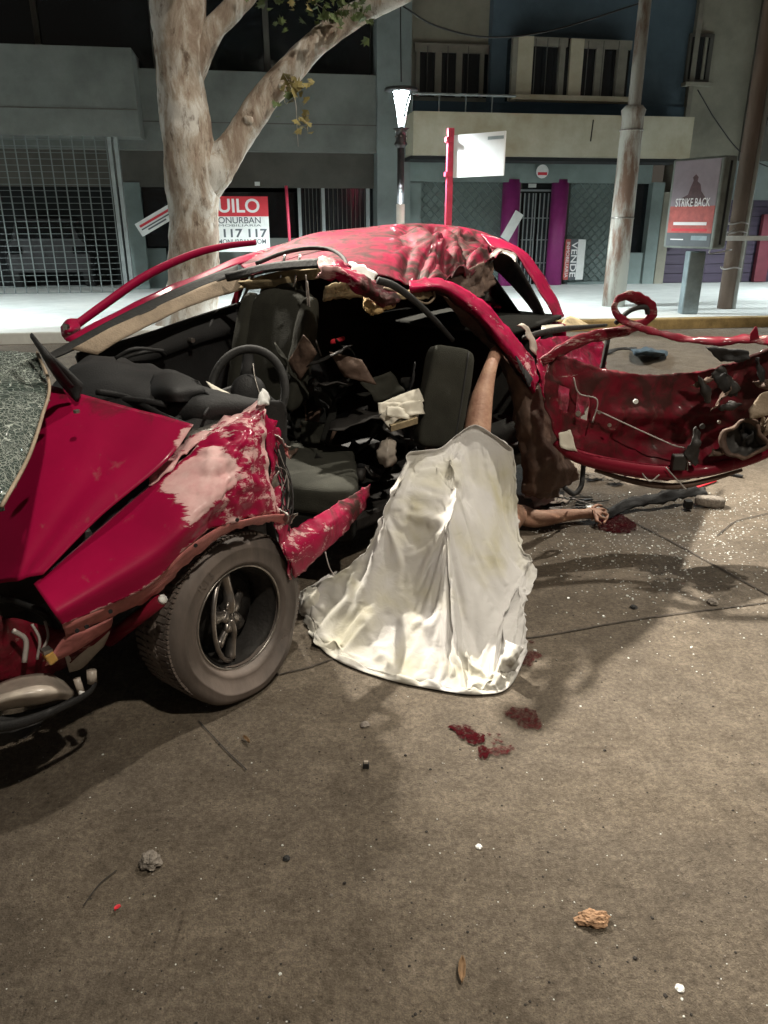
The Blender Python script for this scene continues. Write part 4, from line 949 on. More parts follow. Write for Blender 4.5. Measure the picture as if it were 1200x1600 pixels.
# ---------------- nose: headlamp, bumper remains
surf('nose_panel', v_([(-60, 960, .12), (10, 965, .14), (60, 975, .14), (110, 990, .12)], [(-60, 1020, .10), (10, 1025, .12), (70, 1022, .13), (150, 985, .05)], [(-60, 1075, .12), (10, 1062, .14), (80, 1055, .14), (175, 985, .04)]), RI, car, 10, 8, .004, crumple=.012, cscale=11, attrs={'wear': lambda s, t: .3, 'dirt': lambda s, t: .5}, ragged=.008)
surf('wing_bracket', v_([(100, 996, .03), (140, 982, .02), (172, 968, .01), (178, 962, .01)], [(70, 1040, .06), (120, 1018, .05), (168, 985, .04), (176, 972, .04)]), 'primer', car, 6, 5, .004, dent=.01, dscale=9)
surf('arch_liner', v_([(100, 1020, .10), (135, 1000, .09), (172, 985, .06)], [(108, 1050, .12), (130, 1042, .11), (162, 1010, .10)]), 'lamp_shell', car, 5, 4, .004, dent=.01, dscale=9)
for pts, r in (([(0, 935, .2), (40, 945, .2), (70, 960, .18), (90, 985, .16)], .012), ([(20, 985, .1), (40, 1000, .09), (38, 1035, .08)], .007), ([(50, 975, .12), (62, 1000, .10), (58, 1030, .10)], .004), ([(70, 970, .12), (75, 995, .10), (64, 1020, .10)], .004)):
    tubeo('loom', [onv(*p) for p in pts], r, 'wire_black' if r > .008 else 'wire_grey', car, 6)
MB().kbox(-.62, -.3, .25, .75, .42, .62).build('headlamp_bay', 'soot_metal', car, bevel=.04)
c = onv(78, 1026, .06); ind = MB().obox(c, (U*.9+up*.3)*.014, V*.014, (up-U*.3)*.018).build('indicator_lamp', 'amber', car, bevel=.006)
MB().obox(c+(up-U*.3)*.022, U*.012, V*.012, up*.005).build('lamp_socket', 'bare_metal', ind)
surf('fog_lamp_shell', v_([(-20, 1075, .12), (30, 1056, .10), (75, 1052, .10), (100, 1062, .13)], [(-20, 1100, .02), (25, 1085, -.02), (80, 1078, -.03), (115, 1080, .06)], [(-20, 1118, .04), (30, 1105, .02), (80, 1095, .0), (112, 1092, .05)]), 'lamp_shell', car, 8, 6, .004, dent=.01, dscale=8)
for p0, p1, r, m in (((120, 1060, .05), (128, 1085, .04), .010, 'lamp_shell'), ((143, 1048, .04), (144, 1066, .04), .014, 'lamp_shell'), ((124, 1082, .02), (134, 1084, .02), .006, 'white_paper')):
    MB().tube([onv(*p0), onv(*p1)], r, 8).build('lamp_bracket', m, car, True)
tubeo('bumper_strip', [onv(-40, 1140, .0), onv(30, 1130, -.02), (onv(90, 1108, -.02)), onv(135, 1085, -.01), onv(150, 1068, .02)], [.016, .016, .013, .010, .006], 'black_plastic', car, 8, flat=.6)
surf('bumper_skirt', v_([(-60, 1120, .06), (10, 1118, .03), (80, 1102, .02), (120, 1088, .04)], [(-60, 1170, .04), (0, 1166, .02), (45, 1150, .0), (85, 1118, .02)]), 'black_plastic', car, 7, 5, .004, crumple=.01, cscale=10, ragged=.012, rag_sides='b')
p0, p1 = onv(170, 1000, .16), onv(252, 938, -.04)
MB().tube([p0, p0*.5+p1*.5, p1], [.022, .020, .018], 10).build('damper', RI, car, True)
MB().tube([p1, p1+(p1-p0).normalized()*.012], .013, 8).build('damper_end', 'white_paper', car, True)
# ---------------- far side: door, pillar, mirror
fd_top = [onv(118, 556, 1.46), onv(215, 528, 1.47), onv(300, 499, 1.47), onv(372, 476, 1.46)]
fdoor = surf('far_door', [[p for p in fd_top], [p-up*.10+(-V)*.05 for p in fd_top], [p-up*.22-V*.01 for p in fd_top], [Vector((p.x, p.y, .14)) for p in fd_top]], 'black_plastic', car, 10, 6, .02, disp=lambda s, t: .02*bump(t, .45, .08)*bump(s, .5, .3))
tubeo('door_pull', [onv(180, 568, 1.40), onv(205, 555, 1.37), onv(245, 548, 1.36), onv(258, 556, 1.40)], .010, 'black_plastic', fdoor, 8)
tubeo('belt_moulding', [p+up*.004-V*.02 for p in fd_top], .012, 'black_rubber', fdoor, 8)
c = onv(296, 531, 1.41); MB().tube([c, c-V*.03], .012, 8).build('lock_knob', 'bare_metal', fdoor)
ap_u = [(112, 545), (200, 500), (300, 455), (372, 426)]; ap_l = [(152, 554), (210, 520), (292, 480), (378, 452)]
surf('pillar_trim', v_([(a, b, 1.38) for a, b in ap_u], [(a, b, 1.33) for a, b in ap_l]), 'beige_trim', car, 8, 5, .006, dent=.008, dscale=8)
surf('pillar_seal', v_([(72, 556, 1.44), (112, 534, 1.44), (200, 487, 1.44), (300, 441, 1.43), (372, 414, 1.42)], [(78, 562, 1.40), (114, 547, 1.39), (201, 502, 1.38), (300, 457, 1.38), (372, 428, 1.37)]), 'black_rubber', car, 8, 4, .008)
surf('pillar_skin', v_([(100, 530, 1.50), (200, 478, 1.50), (300, 432, 1.49), (385, 398, 1.47), (480, 371, 1.44)], [(112, 535, 1.45), (200, 489, 1.45), (300, 443, 1.44), (385, 411, 1.42), (480, 392, 1.40)]), RP, car, 8, 4, .004, dent=.01, dscale=6, attrs={'wear': lambda s, t: .45*bump(s, .85, .12), 'dirt': lambda s, t: .2})
tubeo('door_frame_far', [onv(108, 516, 1.70), onv(160, 478, 1.72), onv(230, 430, 1.72), onv(300, 398, 1.70), onv(350, 385, 1.66), onv(400, 379, 1.60)], [.020, .022, .022, .020, .017, .014], RP, car, 10, flat=.7)
tubeo('door_pillar_far', [onv(364, 482, 1.47), onv(375, 450, 1.46), onv(388, 420, 1.44)], .018, RI, car, 8)
tubeo('door_pillar_trim', [onv(374, 480, 1.44), onv(388, 448, 1.43), onv(400, 420, 1.42)], .008, 'bare_metal', car, 8)
mir = surf('far_mirror', v_([(96, 512, 1.68), (106, 500, 1.66), (120, 499, 1.70)], [(98, 524, 1.60), (108, 516, 1.54), (124, 510, 1.60)], [(104, 532, 1.66), (112, 528, 1.62), (126, 520, 1.68)]), RP, car, 6, 6, .01)
MB().obox(onv(104, 514, 1.56), U*.006, V*.02, up*.02).build('mirror_glass', 'chrome', mir)
tubeo('wiper', [onz(50, 525, 1.15), onz(72, 556, 1.11), onz(92, 582, 1.05), onz(112, 604, 1.0)], [.010, .013, .014, .010], 'black_plastic', car, 6, flat=.6)
surf('scuttle_panel', z_([(52, 528, 1.14), (84, 560, 1.08), (130, 600, 1.0)], [(70, 560, 1.06), (90, 592, 1.0), (120, 628, .95)]), 'black_plastic', car, 6, 4, .01)
# ---------------- dashboard
d0 = [onz(70, 612, .90), onz(160, 645, .88), onz(260, 668, .84), onz(340, 672, .82), onz(410, 660, .80)]
d1 = [onz(112, 572, .97), onz(200, 606, .95), onz(290, 634, .92), onz(350, 640, .90), onz(412, 640, .88)]
d2 = [onz(150, 556, .96), onz(240, 580, .96), onz(325, 610, .94), onz(380, 622, .92), onz(425, 626, .90)]
d3 = [p+U*.06+up*-.05 for p in d2]; d4 = [p+U*.03+up*-.35 for p in d2]
dash = surf('dashboard', [d0, d1, d2, d3, d4], 'black_plastic', car, 9, 7, .01, crumple=.010, cscale=7, dent=.02, dscale=6)
surf('dash_pod', z_([(240, 585, .97), (270, 580, .99), (310, 596, .98)], [(232, 612, .94), (268, 606, .98), (320, 612, .95)], [(246, 630, .92), (280, 628, .94), (312, 628, .91)]), 'black_plastic', dash, 6, 6, .008, dent=.008)
for pts, r in (([(150, 612, .95), (200, 622, .93), (255, 650, .90), (300, 668, .87)], .011), ([(170, 622, .92), (230, 628, .93), (262, 634, .92)], .012), ([(268, 662, .87), (300, 640, .90), (318, 622, .93)], .013), ([(180, 560, .99), (210, 545, 1.02), (255, 548, .99)], .007), ([(280, 600, .96), (305, 605, .96), (330, 624, .93), (318, 650, .9)], .008)):
    tubeo('dash_strut', [onz(*p) for p in pts], r, 'black_plastic', dash, 7, flat=.6)
surf('airbag_flap', z_([(322, 596, .95), (352, 612, .93), (384, 626, .91)], [(345, 628, .91), (372, 634, .90), (398, 634, .89)]), 'paper', dash, 6, 4, .004, dent=.006)
surf('dash_cluster', z_([(262, 670, .86), (300, 655, .88), (350, 640, .90)], [(280, 690, .82), (320, 675, .84), (368, 655, .86)]), 'black_plastic', dash, 6, 4, .02)
# ---------------- steering wheel
swc = onY(388, 612, 2.74); sn = (U*-.35 + Vector((.35, -.55, .35))).normalized()
sx = Vector((1, .25, -.30)); sx = (sx-sn*sx.dot(sn)).normalized(); sy = sn.cross(sx)
if sy.z < 0: sy = -sy
sw = bpy.data.objects.new('steering_wheel', None); C.objects.link(sw); sw.location = swc; par(sw, car)
MB().tube([swc+sx*.132*math.cos(q)+sy*.158*math.sin(q) for q in np.linspace(0, 2*math.pi, 49)], .0155, 10, cap=False).build('rim', 'black_rubber', sw, True)
lathe([(.0, .03), (.045, .03), (.062, .015), (.066, -.02), (.05, -.05)], 20, 'black_plastic', 'hub', sw, c=swc, a=sn, e1=sx, e2=sy)
for q in (R(100), R(200), R(-20)):
    e = sx*math.cos(q)+sy*math.sin(q); s2 = sn.cross(e)
    MB().tube([swc+e*.04, swc+e*.09-sn*.005, swc+e*.138], [.034, .026, .018], 8, flat=.35, up=s2).build('spoke', 'black_plastic', sw, True)
MB().tube(path([swc+sx*.0+sy*.10+sn*.02, swc+sx*.02+sy*.04+sn*.03, swc+sx*.06-sy*.03+sn*.03, swc+sx*.10-sy*.05+sn*.01], 5), [.003]*16, 6).build('trim_strip', 'bare_metal', sw, True)
MB().tube([swc-sn*.03, swc-sn*.3-up*.1], .035, 10).build('column', 'black_plastic', sw, True)
# ---------------- seats
def pillow(name, c, ax_, ay_, az_, m, parent, seed=0, sub=14, pw=4, puff=.0):
    """rounded cushion: superellipsoid block"""
    bm = bmesh.new(); bmesh.ops.create_cube(bm, size=2); bmesh.ops.subdivide_edges(bm, edges=bm.edges[:], cuts=sub, use_grid_fill=True)
    vv = []
    for q in bm.verts:
        x, y, z = q.co; k = (abs(x)**pw+abs(y)**pw+abs(z)**pw)**(1/pw); x, y, z = x/k, y/k, z/k
        p = c+ax_*x+ay_*y+az_*z; d = noise.fractal(p*9+Vector((seed, 0, 0)), 1, 2, 3)*.008 + noise.noise(p*22)*.003
        vv.append(p+(p-c).normalized()*(d+puff*bump(x, 0, .6)*bump(z, 0, .6)))
    ff = [tuple(v_.index for v_ in f_.verts) for f_ in bm.faces]; bm.free()
    return finish(name, vv, ff, m, parent)
bk = -U  # seats face the nose
ps_ = bpy.data.objects.new('passenger_seat', None); C.objects.link(ps_); ps_.location = K(.9, 1.0, .25); par(ps_, car)
bc0 = onY(432, 545, 3.50); lean = (up*.95+U*.28).normalized(); lw = V*.96
pillow('backrest', bc0, lw*.215, lean*.27, U*.06, 'seat_cloth', ps_, 1, pw=4)
pillow('backrest_bolster', bc0-V*.20-U*.03, V*.045, lean*.25, U*.05, 'seat_cloth', ps_, 2, pw=3)
pillow('backrest_bolster', bc0+V*.20-U*.03, V*.045, lean*.25, U*.05, 'seat_cloth', ps_, 2, pw=3)
pillow('headrest', onY(438, 466, 3.62), V*.13, lean*.085, U*.05, 'seat_cloth', ps_, 3, pw=3)
for s in (-.05, .05): MB().tube([bc0+lean*.24+V*s, bc0+lean*.42+V*s], .006, 8).build('headrest_rod', 'chrome', ps_, True)
pillow('cushion', K(.72, 1.02, .48), V*.23, U*.26, up*.08, 'seat_cloth', ps_, 4)
ds = bpy.data.objects.new('driver_seat', None); C.objects.link(ds); ds.location = K(.85, .5, .25); par(ds, car)
cs = onz(488, 742, .42)
pillow('cushion', cs, (onz(560, 742, .42)-onz(425, 730, .42))*.5, (onz(495, 700, .42)-onz(490, 790, .42))*.42, up*.07, 'seat_cloth', ds, 5, pw=6)
pillow('cushion_base', cs-up*.11, (onz(560, 742, .42)-onz(425, 730, .42))*.48, (onz(495, 700, .42)-onz(490, 790, .42))*.40, up*.07, 'dark_cloth', ds, 6, pw=7)
MB().tube([cs+(onz(560, 742, .42)-onz(425, 730, .42))*.5+up*.02, cs+(onz(560, 742, .42)-onz(425, 730, .42))*.58+up*.02], .03, 10).build('recliner_joint', 'soot_metal', ds, True)
bp_ = onY(693, 622, 3.18); d_up = (onY(708, 545, 3.24)-onY(682, 700, 3.12)).normalized(); d_x = Vector((.93, .30, .0)); d_x = (d_x-d_up*d_x.dot(d_up)).normalized(); d_n = d_up.cross(d_x)
pillow('backrest', bp_, d_x*.10, d_up*.215, d_n*.055, 'seat_cloth', ds, 7, pw=7)
tubeo('backrest_piping', [bp_+d_x*.06-d_n*.057*(1 if d_n.y > 0 else -1)-d_up*.19, bp_+d_x*.06-d_n*.057*(1 if d_n.y > 0 else -1), bp_+d_x*.055-d_n*.056*(1 if d_n.y > 0 else -1)+d_up*.2], .004, 'black_rubber', ds, 6)
rs = bpy.data.objects.new('rear_seat', None); C.objects.link(rs); rs.location = K(2.0, .85, .25); par(rs, car)
pillow('backrest', K(2.28, .88, .68), V*.58, (up*.9+U*.3)*.30, U*.08, 'dark_cloth', rs, 8, pw=6)
pillow('cushion', K(1.95, .88, .40), V*.58, U*.24, up*.09, 'dark_cloth', rs, 9, pw=6)
MB().kbox(.45, 1.5, .74, .86, .25, .42).build('centre_console', 'black_plastic', car, bevel=.03)
tubeo('gear_lever', [K(.7, .8, .42), K(.68, .8, .56), K(.7, .79, .64)], [.008, .008, .02], 'black_plastic', car, 8)
surf('far_quarter', [[K(1.42, 1.44, 1.20), K(1.9, 1.40, 1.30), K(2.5, 1.30, 1.20), K(2.8, 1.25, .95)], [K(1.30, 1.48, .95), K(1.9, 1.48, .95), K(2.5, 1.42, .95), K(2.85, 1.35, .8)], [K(1.25, 1.48, .14), K(1.9, 1.48, .14), K(2.5, 1.42, .14), K(2.85, 1.35, .2)]], 'dark_cloth', car, 6, 6, .02, dent=.02)
# ---------------- clutter in the cabin
pp = bpy.data.objects.new('paper_heap', None)
for (x, y, Y, aa, l, w_) in ((630, 628, 3.10, .5, .085, .03), (618, 640, 3.08, -.2, .075, .025), (640, 640, 3.08, .15, .06, .03), (628, 648, 3.06, -.5, .07, .022), (612, 650, 3.05, .9, .04, .03)):
    c = onY(x, y, Y); a_ = Vector((math.cos(aa), .3, math.sin(aa)*.6)).normalized(); b_ = Vector((-.2, .5, .8)); b_ = (b_-a_*b_.dot(a_)).normalized()
    o = surf('papers', [[c-a_*l-b_*w_, c-b_*w_+a_.cross(b_)*.01, c+a_*l-b_*w_], [c-a_*l+b_*w_, c+b_*w_+a_.cross(b_)*.015, c+a_*l+b_*w_]], 'paper', car, 7, 5, .001, crumple=.010, cscale=24, seed=x)
MB().obox(onY(628, 660, 3.06), Vector((.055, .02, .012)), Vector((-.01, .04, 0)), Vector((0, 0, .012))).build('carton', 'headliner', car)
surf('foil_bag', y_([(596, 690, 3.05), (606, 682, 3.03), (618, 688, 3.05)], [(588, 712, 3.0), (605, 708, 2.97), (620, 712, 3.0)], [(592, 726, 3.02), (606, 728, 3.0), (618, 724, 3.02)]), 'lamp_shell', car, 6, 6, .004, crumple=.012, cscale=20)
c = onY(528, 531, 3.6); pillow('seat_belt_buckle', c, Vector((.035, 0, .01)), Vector((0, .015, 0)), Vector((0, 0, .012)), 'sign_red', car, 2, sub=4, pw=4)
rr_ = random.Random(11)
for k in range(44):
    x, y = rr_.uniform(445, 670), rr_.uniform(540, 740); Y = 3.35+rr_.uniform(-.15, .25); c = onY(x, y, Y)
    a_ = Vector((rr_.gauss(0, 1), rr_.gauss(0, 1), rr_.gauss(0, 1))).normalized()*rr_.uniform(.04, .13); b_ = Vector((rr_.gauss(0, 1), rr_.gauss(0, 1), rr_.gauss(0, 1))).normalized()*rr_.uniform(.03, .08)
    surf('torn_trim', [[c-a_-b_, c-b_, c+a_-b_], [c-a_, c+a_.cross(b_)*2, c+a_], [c-a_+b_, c+b_, c+a_+b_]], rr_.choice(['dark_cloth', 'black_plastic', 'black_plastic', 'seat_cloth', 'soot_metal', 'dark_cloth', 'rusty_sheet']), car, 4, 4, .006, crumple=.02, cscale=12, seed=k)
surf('seat_belt', y_([(500, 600, 3.35), (512, 640, 3.3), (500, 690, 3.28)], [(512, 596, 3.35), (526, 640, 3.3), (514, 692, 3.28)]), 'dark_cloth', car, 6, 6, .003)
surf('footwell_panel', [[onz(430, 690, .40), onz(500, 705, .40), onz(600, 735, .40)], [onz(430, 705, .36), onz(500, 722, .34), onz(590, 752, .34)]], 'black_plastic', car, 6, 3, .01)
# ---------------- roof
def roof_dirt_dim(s, t): return max(.60+.06*sstep(.3, .6, s), .78*bump(s, .80, .20)*sstep(.0, .12, t), .55*bump(s, .60, .05), .30*bump(t, 1, .18))  # grime, with its base level raised to darken the over-lit roof
roof = surf('roof', v_([(372, 412, 1.46), (430, 386, 1.42), (500, 364, 1.36), (580, 355, 1.30), (640, 349, 1.26), (700, 353, 1.20), (752, 362, 1.12), (800, 382, 1.02)],
    [(380, 418, 1.36), (440, 398, 1.25), (510, 380, 1.12), (585, 368, 1.02), (640, 362, .95), (695, 372, .90), (745, 380, .85), (795, 388, .80)],
    [(386, 424, 1.24), (450, 408, 1.02), (520, 395, .86), (590, 392, .72), (640, 395, .66), (690, 408, .62), (730, 405, .62), (775, 398, .66)],
    [(392, 430, 1.12), (455, 414, .90), (525, 412, .66), (590, 428, .48), (640, 438, .42), (685, 438, .40), (725, 428, .46), (762, 408, .60)]), RP, car, 16, 20, .004,
    crumple=0, attrs={'wear': lambda s, t: .22*bump(s, .57, .05)+.26*bump(t, .97, .05), 'dirt': roof_dirt_dim},
    disp=lambda s, t: sstep(.45, .7, s)*(1-.6*sstep(.9, 1, s))*sstep(0, .1, t)*(.035*noise.fractal(Vector((s*8, t*4.5, 2)), 1, 2, 4)+.11*(.28-abs(noise.noise(Vector((s*9, t*3.0, 5.3)))))-.10*bump(s, .66, .07)*bump(t, .60, .22)+.05*bump(s, .735, .03)*bump(t, .55, .3)+.045*vridge(s*9, t*3.2))+.006*noise.noise(Vector((s*6, t*6, 0))))
tubeo('roof_seal', [onv(400, 412, 1.15), onv(440, 396, 1.10), (onv(480, 388, 1.02)), onv(515, 390, .90), onv(536, 403, .72), onv(544, 421, .60)], .010, 'black_rubber', roof, 8)
surf('headliner', v_([(385, 436, 1.20), (440, 424, .98), (500, 420, .70)], [(372, 452, 1.22), (430, 440, 1.05), (498, 436, .75)]), 'headliner', car, 8, 4, .008, dent=.012, dscale=9)
surf('header_rail', v_([(352, 428, 1.30), (420, 412, 1.04), (500, 404, .66)], [(356, 440, 1.28), (424, 424, 1.0), (500, 418, .64)]), 'black_rubber', car, 8, 4, .012)
surf('visor', v_([(372, 440, 1.18), (430, 436, 1.0), (470, 426, .9)], [(388, 452, 1.15), (440, 446, .98), (474, 436, .88)]), 'headliner', car, 6, 4, .014)
surf('roof_inner', [[K(1.45, 1.40, 1.24), K(1.6, 1.38, 1.26), K(1.9, 1.3, 1.30), K(2.4, 1.2, 1.22)], [K(1.3, .95, 1.23), K(1.5, .9, 1.25), K(1.8, .85, 1.26), K(2.3, .85, 1.20)], [K(1.2, .62, 1.20), K(1.45, .60, 1.16), K(1.7, .58, 1.12), K(2.1, .64, 1.12)]], 'dark_cloth', car, 8, 8, .006, dent=.02)
# torn flap of roof rail hanging in the opening
surf('torn_roof_flap', v_([(496, 398, .56), (530, 408, .48), (566, 424, .44), (598, 446, .40), (626, 462, .38)], [(500, 420, .46), (534, 424, .38), (566, 442, .34), (596, 464, .32), (620, 474, .34)], [(492, 443, .50), (524, 436, .44), (560, 456, .40), (590, 480, .38), (606, 478, .40)]), RP, car, 9, 8, .005, crumple=.022, cscale=13, ragged=.014,
    attrs={'wear': lambda s, t: .42+.25*bump(s, .05, .15), 'dirt': lambda s, t: .25+.6*sstep(.35, .6, s)})
surf('filler_flap', v_([(546, 408, .48), (570, 414, .46), (588, 428, .44)], [(550, 428, .44), (572, 438, .42), (588, 446, .40)]), 'white_paper', car, 6, 5, .005, crumple=.010, cscale=18, ragged=.01)
surf('foam_pad', v_([(568, 462, .42), (590, 468, .40), (614, 460, .40)], [(570, 480, .38), (592, 486, .36), (618, 470, .38)], [(578, 492, .40), (594, 484, .38), (612, 478, .40)]), 'foam', car, 7, 6, .014, crumple=.014, cscale=22, ragged=.01)
surf('torn_headliner', v_([(508, 446, .60), (540, 440, .56), (590, 448, .5)], [(506, 472, .62), (545, 466, .58), (600, 470, .52)]), 'headliner', car, 7, 5, .008, crumple=.012, cscale=10, ragged=.01)
surf('torn_edge', v_([(588, 436, .44), (620, 448, .40), (650, 452, .38), (676, 446, .38)], [(600, 454, .40), (630, 464, .36), (655, 470, .35), (678, 462, .36)]), 'headliner', car, 8, 5, .005, crumple=.014, cscale=16, ragged=.012)
tubeo('torn_edge_bead', [onv(600, 450, .38), onv(630, 458, .36), onv(664, 474, .34), onv(678, 466, .35), onv(678, 456, .36)], .005, 'beige_trim', car, 6)
tubeo('weather_strip', [onv(590, 438, .36), onv(618, 448, .33), onv(650, 472, .31), onv(682, 503, .30), onv(708, 532, .30)], [.015, .015, .014, .013, .011], 'black_rubber', car, 8, flat=.7)
for pts in ([(478, 430, .7), (480, 470, .72), (486, 510, .74), (502, 556, .76)], [(480, 440, .7), (484, 490, .72), (478, 520, .73), (492, 545, .74)]):
    tubeo('loose_wire', [onv(*p) for p in pts], .0035, 'wire_grey', car, 5)
# ---------------- near pillar, roof rail to belt
pil = surf('side_pillar', v_([(640, 438, .38), (690, 436, .36), (738, 458, .30), (776, 492, .22), (808, 530, .13), (832, 562, .08), (842, 590, .05)], [(640, 452, .34), (688, 450, .31), (730, 474, .25), (764, 508, .17), (796, 548, .08), (822, 582, .03), (836, 612, .0)], [(642, 460, .40), (685, 460, .38), (724, 484, .33), (756, 518, .26), (788, 558, .18), (812, 592, .12), (826, 620, .10)]), RP, car, 9, 6, .005, crumple=.008, cscale=14,
    attrs={'wear': lambda s, t: .26+.2*bump(s, .85, .12), 'dirt': lambda s, t: .2+.8*sstep(.6, .95, t)})
surf('pillar_inner', v_([(690, 462, .40), (735, 490, .35), (772, 530, .28), (800, 575, .20), (812, 620, .14)], [(720, 505, .42), (748, 530, .38), (776, 565, .32), (796, 610, .26), (806, 660, .22)]), 'rusty_sheet', car, 8, 6, .005, crumple=.012, cscale=12)
surf('pillar_sheet', v_([(788, 560, .16), (812, 590, .08), (832, 610, .03), (842, 600, .02)], [(802, 640, .12), (826, 660, .02), (850, 668, -.03), (864, 660, -.02)], [(812, 700, .08), (836, 712, -.02), (866, 716, -.06), (892, 722, -.05)], [(816, 770, .06), (838, 772, -.02), (868, 766, -.06), (904, 748, -.05)]), 'rusty_sheet', car, 10, 10, .005, crumple=.010, cscale=7, facet=.02, ragged=.014)
surf('pillar_foot', v_([(818, 756, .05), (845, 762, -.02), (872, 758, -.04)], [(820, 776, .04), (848, 780, -.03), (876, 778, -.04)]), 'rusty_sheet', car, 7, 4, .005, crumple=.012, cscale=14, ragged=.012)
surf('vent_louvre', v_([(806, 556, .06), (832, 592, .02)], [(816, 578, .02), (826, 604, -.01)]), 'black_plastic', car, 6, 3, .006)
for k in range(5):
    s = k/4; MB().tube([onv(808+22*s, 560+32*s, .03), onv(814+14*s, 578+26*s, .0)], .003, 5).build('louvre_slat', 'black_plastic', car)
surf('torn_white_seal', v_([(808, 510, .14), (820, 520, .12), (828, 548, .08)], [(814, 506, .15), (832, 520, .11), (838, 556, .06)]), 'lamp_shell', car, 6, 4, .005, crumple=.01, cscale=18, ragged=.01)
# ---------------- rear: hatch pillar, quarter, belt
surf('rear_pillar', v_([(752, 366, .92), (800, 381, .82), (832, 406, .70), (858, 446, .58), (882, 494, .44)], [(770, 388, .78), (800, 394, .72), (824, 424, .62), (846, 460, .52), (868, 500, .42)]), RP, car, 9, 5, .006, dent=.008, dscale=9, attrs={'wear': lambda s, t: .42*bump(t, 0, .2), 'dirt': lambda s, t: .25})
surf('rear_pillar_lip', v_([(764, 400, .70), (778, 388, .74), (798, 394, .70), (808, 400, .66)], [(766, 412, .66), (782, 396, .70), (798, 402, .66), (806, 410, .62)]), 'bare_metal', car, 6, 3, .004, crumple=.006, cscale=20)
surf('rear_pillar_inner', v_([(772, 398, .74), (800, 400, .70), (826, 440, .60), (850, 486, .48), (860, 508, .42)], [(766, 416, .80), (786, 432, .78), (810, 458, .70), (832, 488, .60), (846, 512, .50)]), 'soot_metal', car, 8, 5, .006, dent=.01, dscale=8)
surf('quarter_fold', v_([(700, 436, .42), (735, 420, .52), (768, 400, .68)], [(716, 452, .44), (746, 440, .54), (772, 424, .70)], [(742, 466, .46), (756, 462, .56), (776, 440, .72)]), 'rusty_sheet', car, 8, 7, .005, crumple=.02, cscale=10)
surf('hatch_glass', [[K(2.30, .70, 1.22), K(2.45, 1.0, 1.24), K(2.5, 1.3, 1.20)], [K(2.55, .62, .95), K(2.75, 1.0, .95), K(2.8, 1.32, .93)]], 'window_glass', car, 5, 5, .005)
tubeo('belt_seal', [onv(818, 528, .16), onv(845, 520, .22), onv(880, 514, .28), onv(915, 511, .32), onv(948, 508, .34)], [.012, .016, .016, .013, .009], 'soot_metal', car, 8, flat=.7)
surf('parcel_shelf', [[K(2.0, .35, .93), K(2.3, .35, .95), K(2.6, .4, .96)], [K(2.0, 1.35, .93), K(2.3, 1.35, .95), K(2.7, 1.3, .96)]], 'dark_cloth', car, 4, 4, .02)
surf('cardboard', v_([(846, 508, .36), (880, 507, .40)], [(846, 517, .30), (884, 516, .34)]), 'paper', car, 4, 3, .006)
surf('cardboard', v_([(872, 512, .50), (890, 494, .6), (920, 508, .6)], [(880, 516, .46), (900, 514, .5), (925, 514, .5)]), 'headliner', car, 5, 4, .006)
surf('rear_quarter', v_([(832, 532, .14), (862, 526, .20), (900, 524, .27), (944, 522, .30)], [(842, 570, .06), (870, 565, .10), (905, 560, .20), (945, 560, .26)], [(850, 625, .0), (880, 620, .04), (915, 600, .14), (944, 590, .22)], [(862, 690, .02), (892, 670, .06), (918, 640, .14), (938, 612, .20)]), RP, car, 9, 9, .005, crumple=.02, cscale=9, facet=.01, ragged=.01, attrs={'wear': lambda s, t: .24+.1*bump(s, 0, .2), 'dirt': lambda s, t: .40+.1*t})
surf('boot_floor', [[K(2.0, .25, .35), K(2.4, .3, .35), K(2.75, .4, .4)], [K(2.0, 1.4, .35), K(2.4, 1.4, .35), K(2.8, 1.3, .4)]], 'soot_metal', car, 5, 5, .02, dent=.03)
surf('tail_panel', [[K(2.62, .38, .92), K(2.78, .8, .94), K(2.84, 1.3, .92)], [K(2.64, .38, .6), K(2.82, .8, .6), K(2.88, 1.3, .6)], [K(2.6, .38, .3), K(2.8, .8, .28), K(2.85, 1.3, .28)]], RP, car, 6, 6, .01, dent=.04, dscale=5, attrs={'wear': lambda s, t: .3, 'dirt': lambda s, t: .3})
MB().tube([K(2.42, .95, .29), K(2.42, 1.2, .29)], .28, 24).build('rear_wheel', 'tyre_rubber', car, True)
# ---------------- torn-off door shell splayed out behind
door = bpy.data.objects.new('torn_door', None); C.objects.link(door); door.location = onY(1000, 700, 3.4); par(door, car)
def dhole(s, t): return (.05 < s < .19 and .24 < t < .46 and not (.10 < s < .125)) or (.07 < s < .24 and .74 < t < .93 and s < .26-.1*abs(t-.84)) or (.28 < s < .44 and .80 < t < .93)
Dz = lambda p: onY(*p)
drows = [[(866, 545, 3.36), (925, 572, 3.40), (1000, 584, 3.45), (1075, 582, 3.45), (1140, 568, 3.38), (1215, 536, 3.28)],
         [(852, 590, 3.30), (925, 622, 3.36), (1000, 628, 3.42), (1080, 625, 3.43), (1145, 618, 3.36), (1215, 600, 3.26)],
         [(854, 640, 3.28), (925, 668, 3.34), (1000, 680, 3.40), (1080, 678, 3.42), (1150, 670, 3.34), (1215, 650, 3.24)],
         [(872, 690, 3.26), (935, 715, 3.32), (1010, 728, 3.38), (1085, 728, 3.38), (1150, 716, 3.30), (1215, 696, 3.22)],
         [(885, 712, 3.27), (940, 735, 3.30), (1015, 748, 3.34), (1085, 748, 3.34), (1150, 730, 3.28), (1215, 708, 3.20)]]
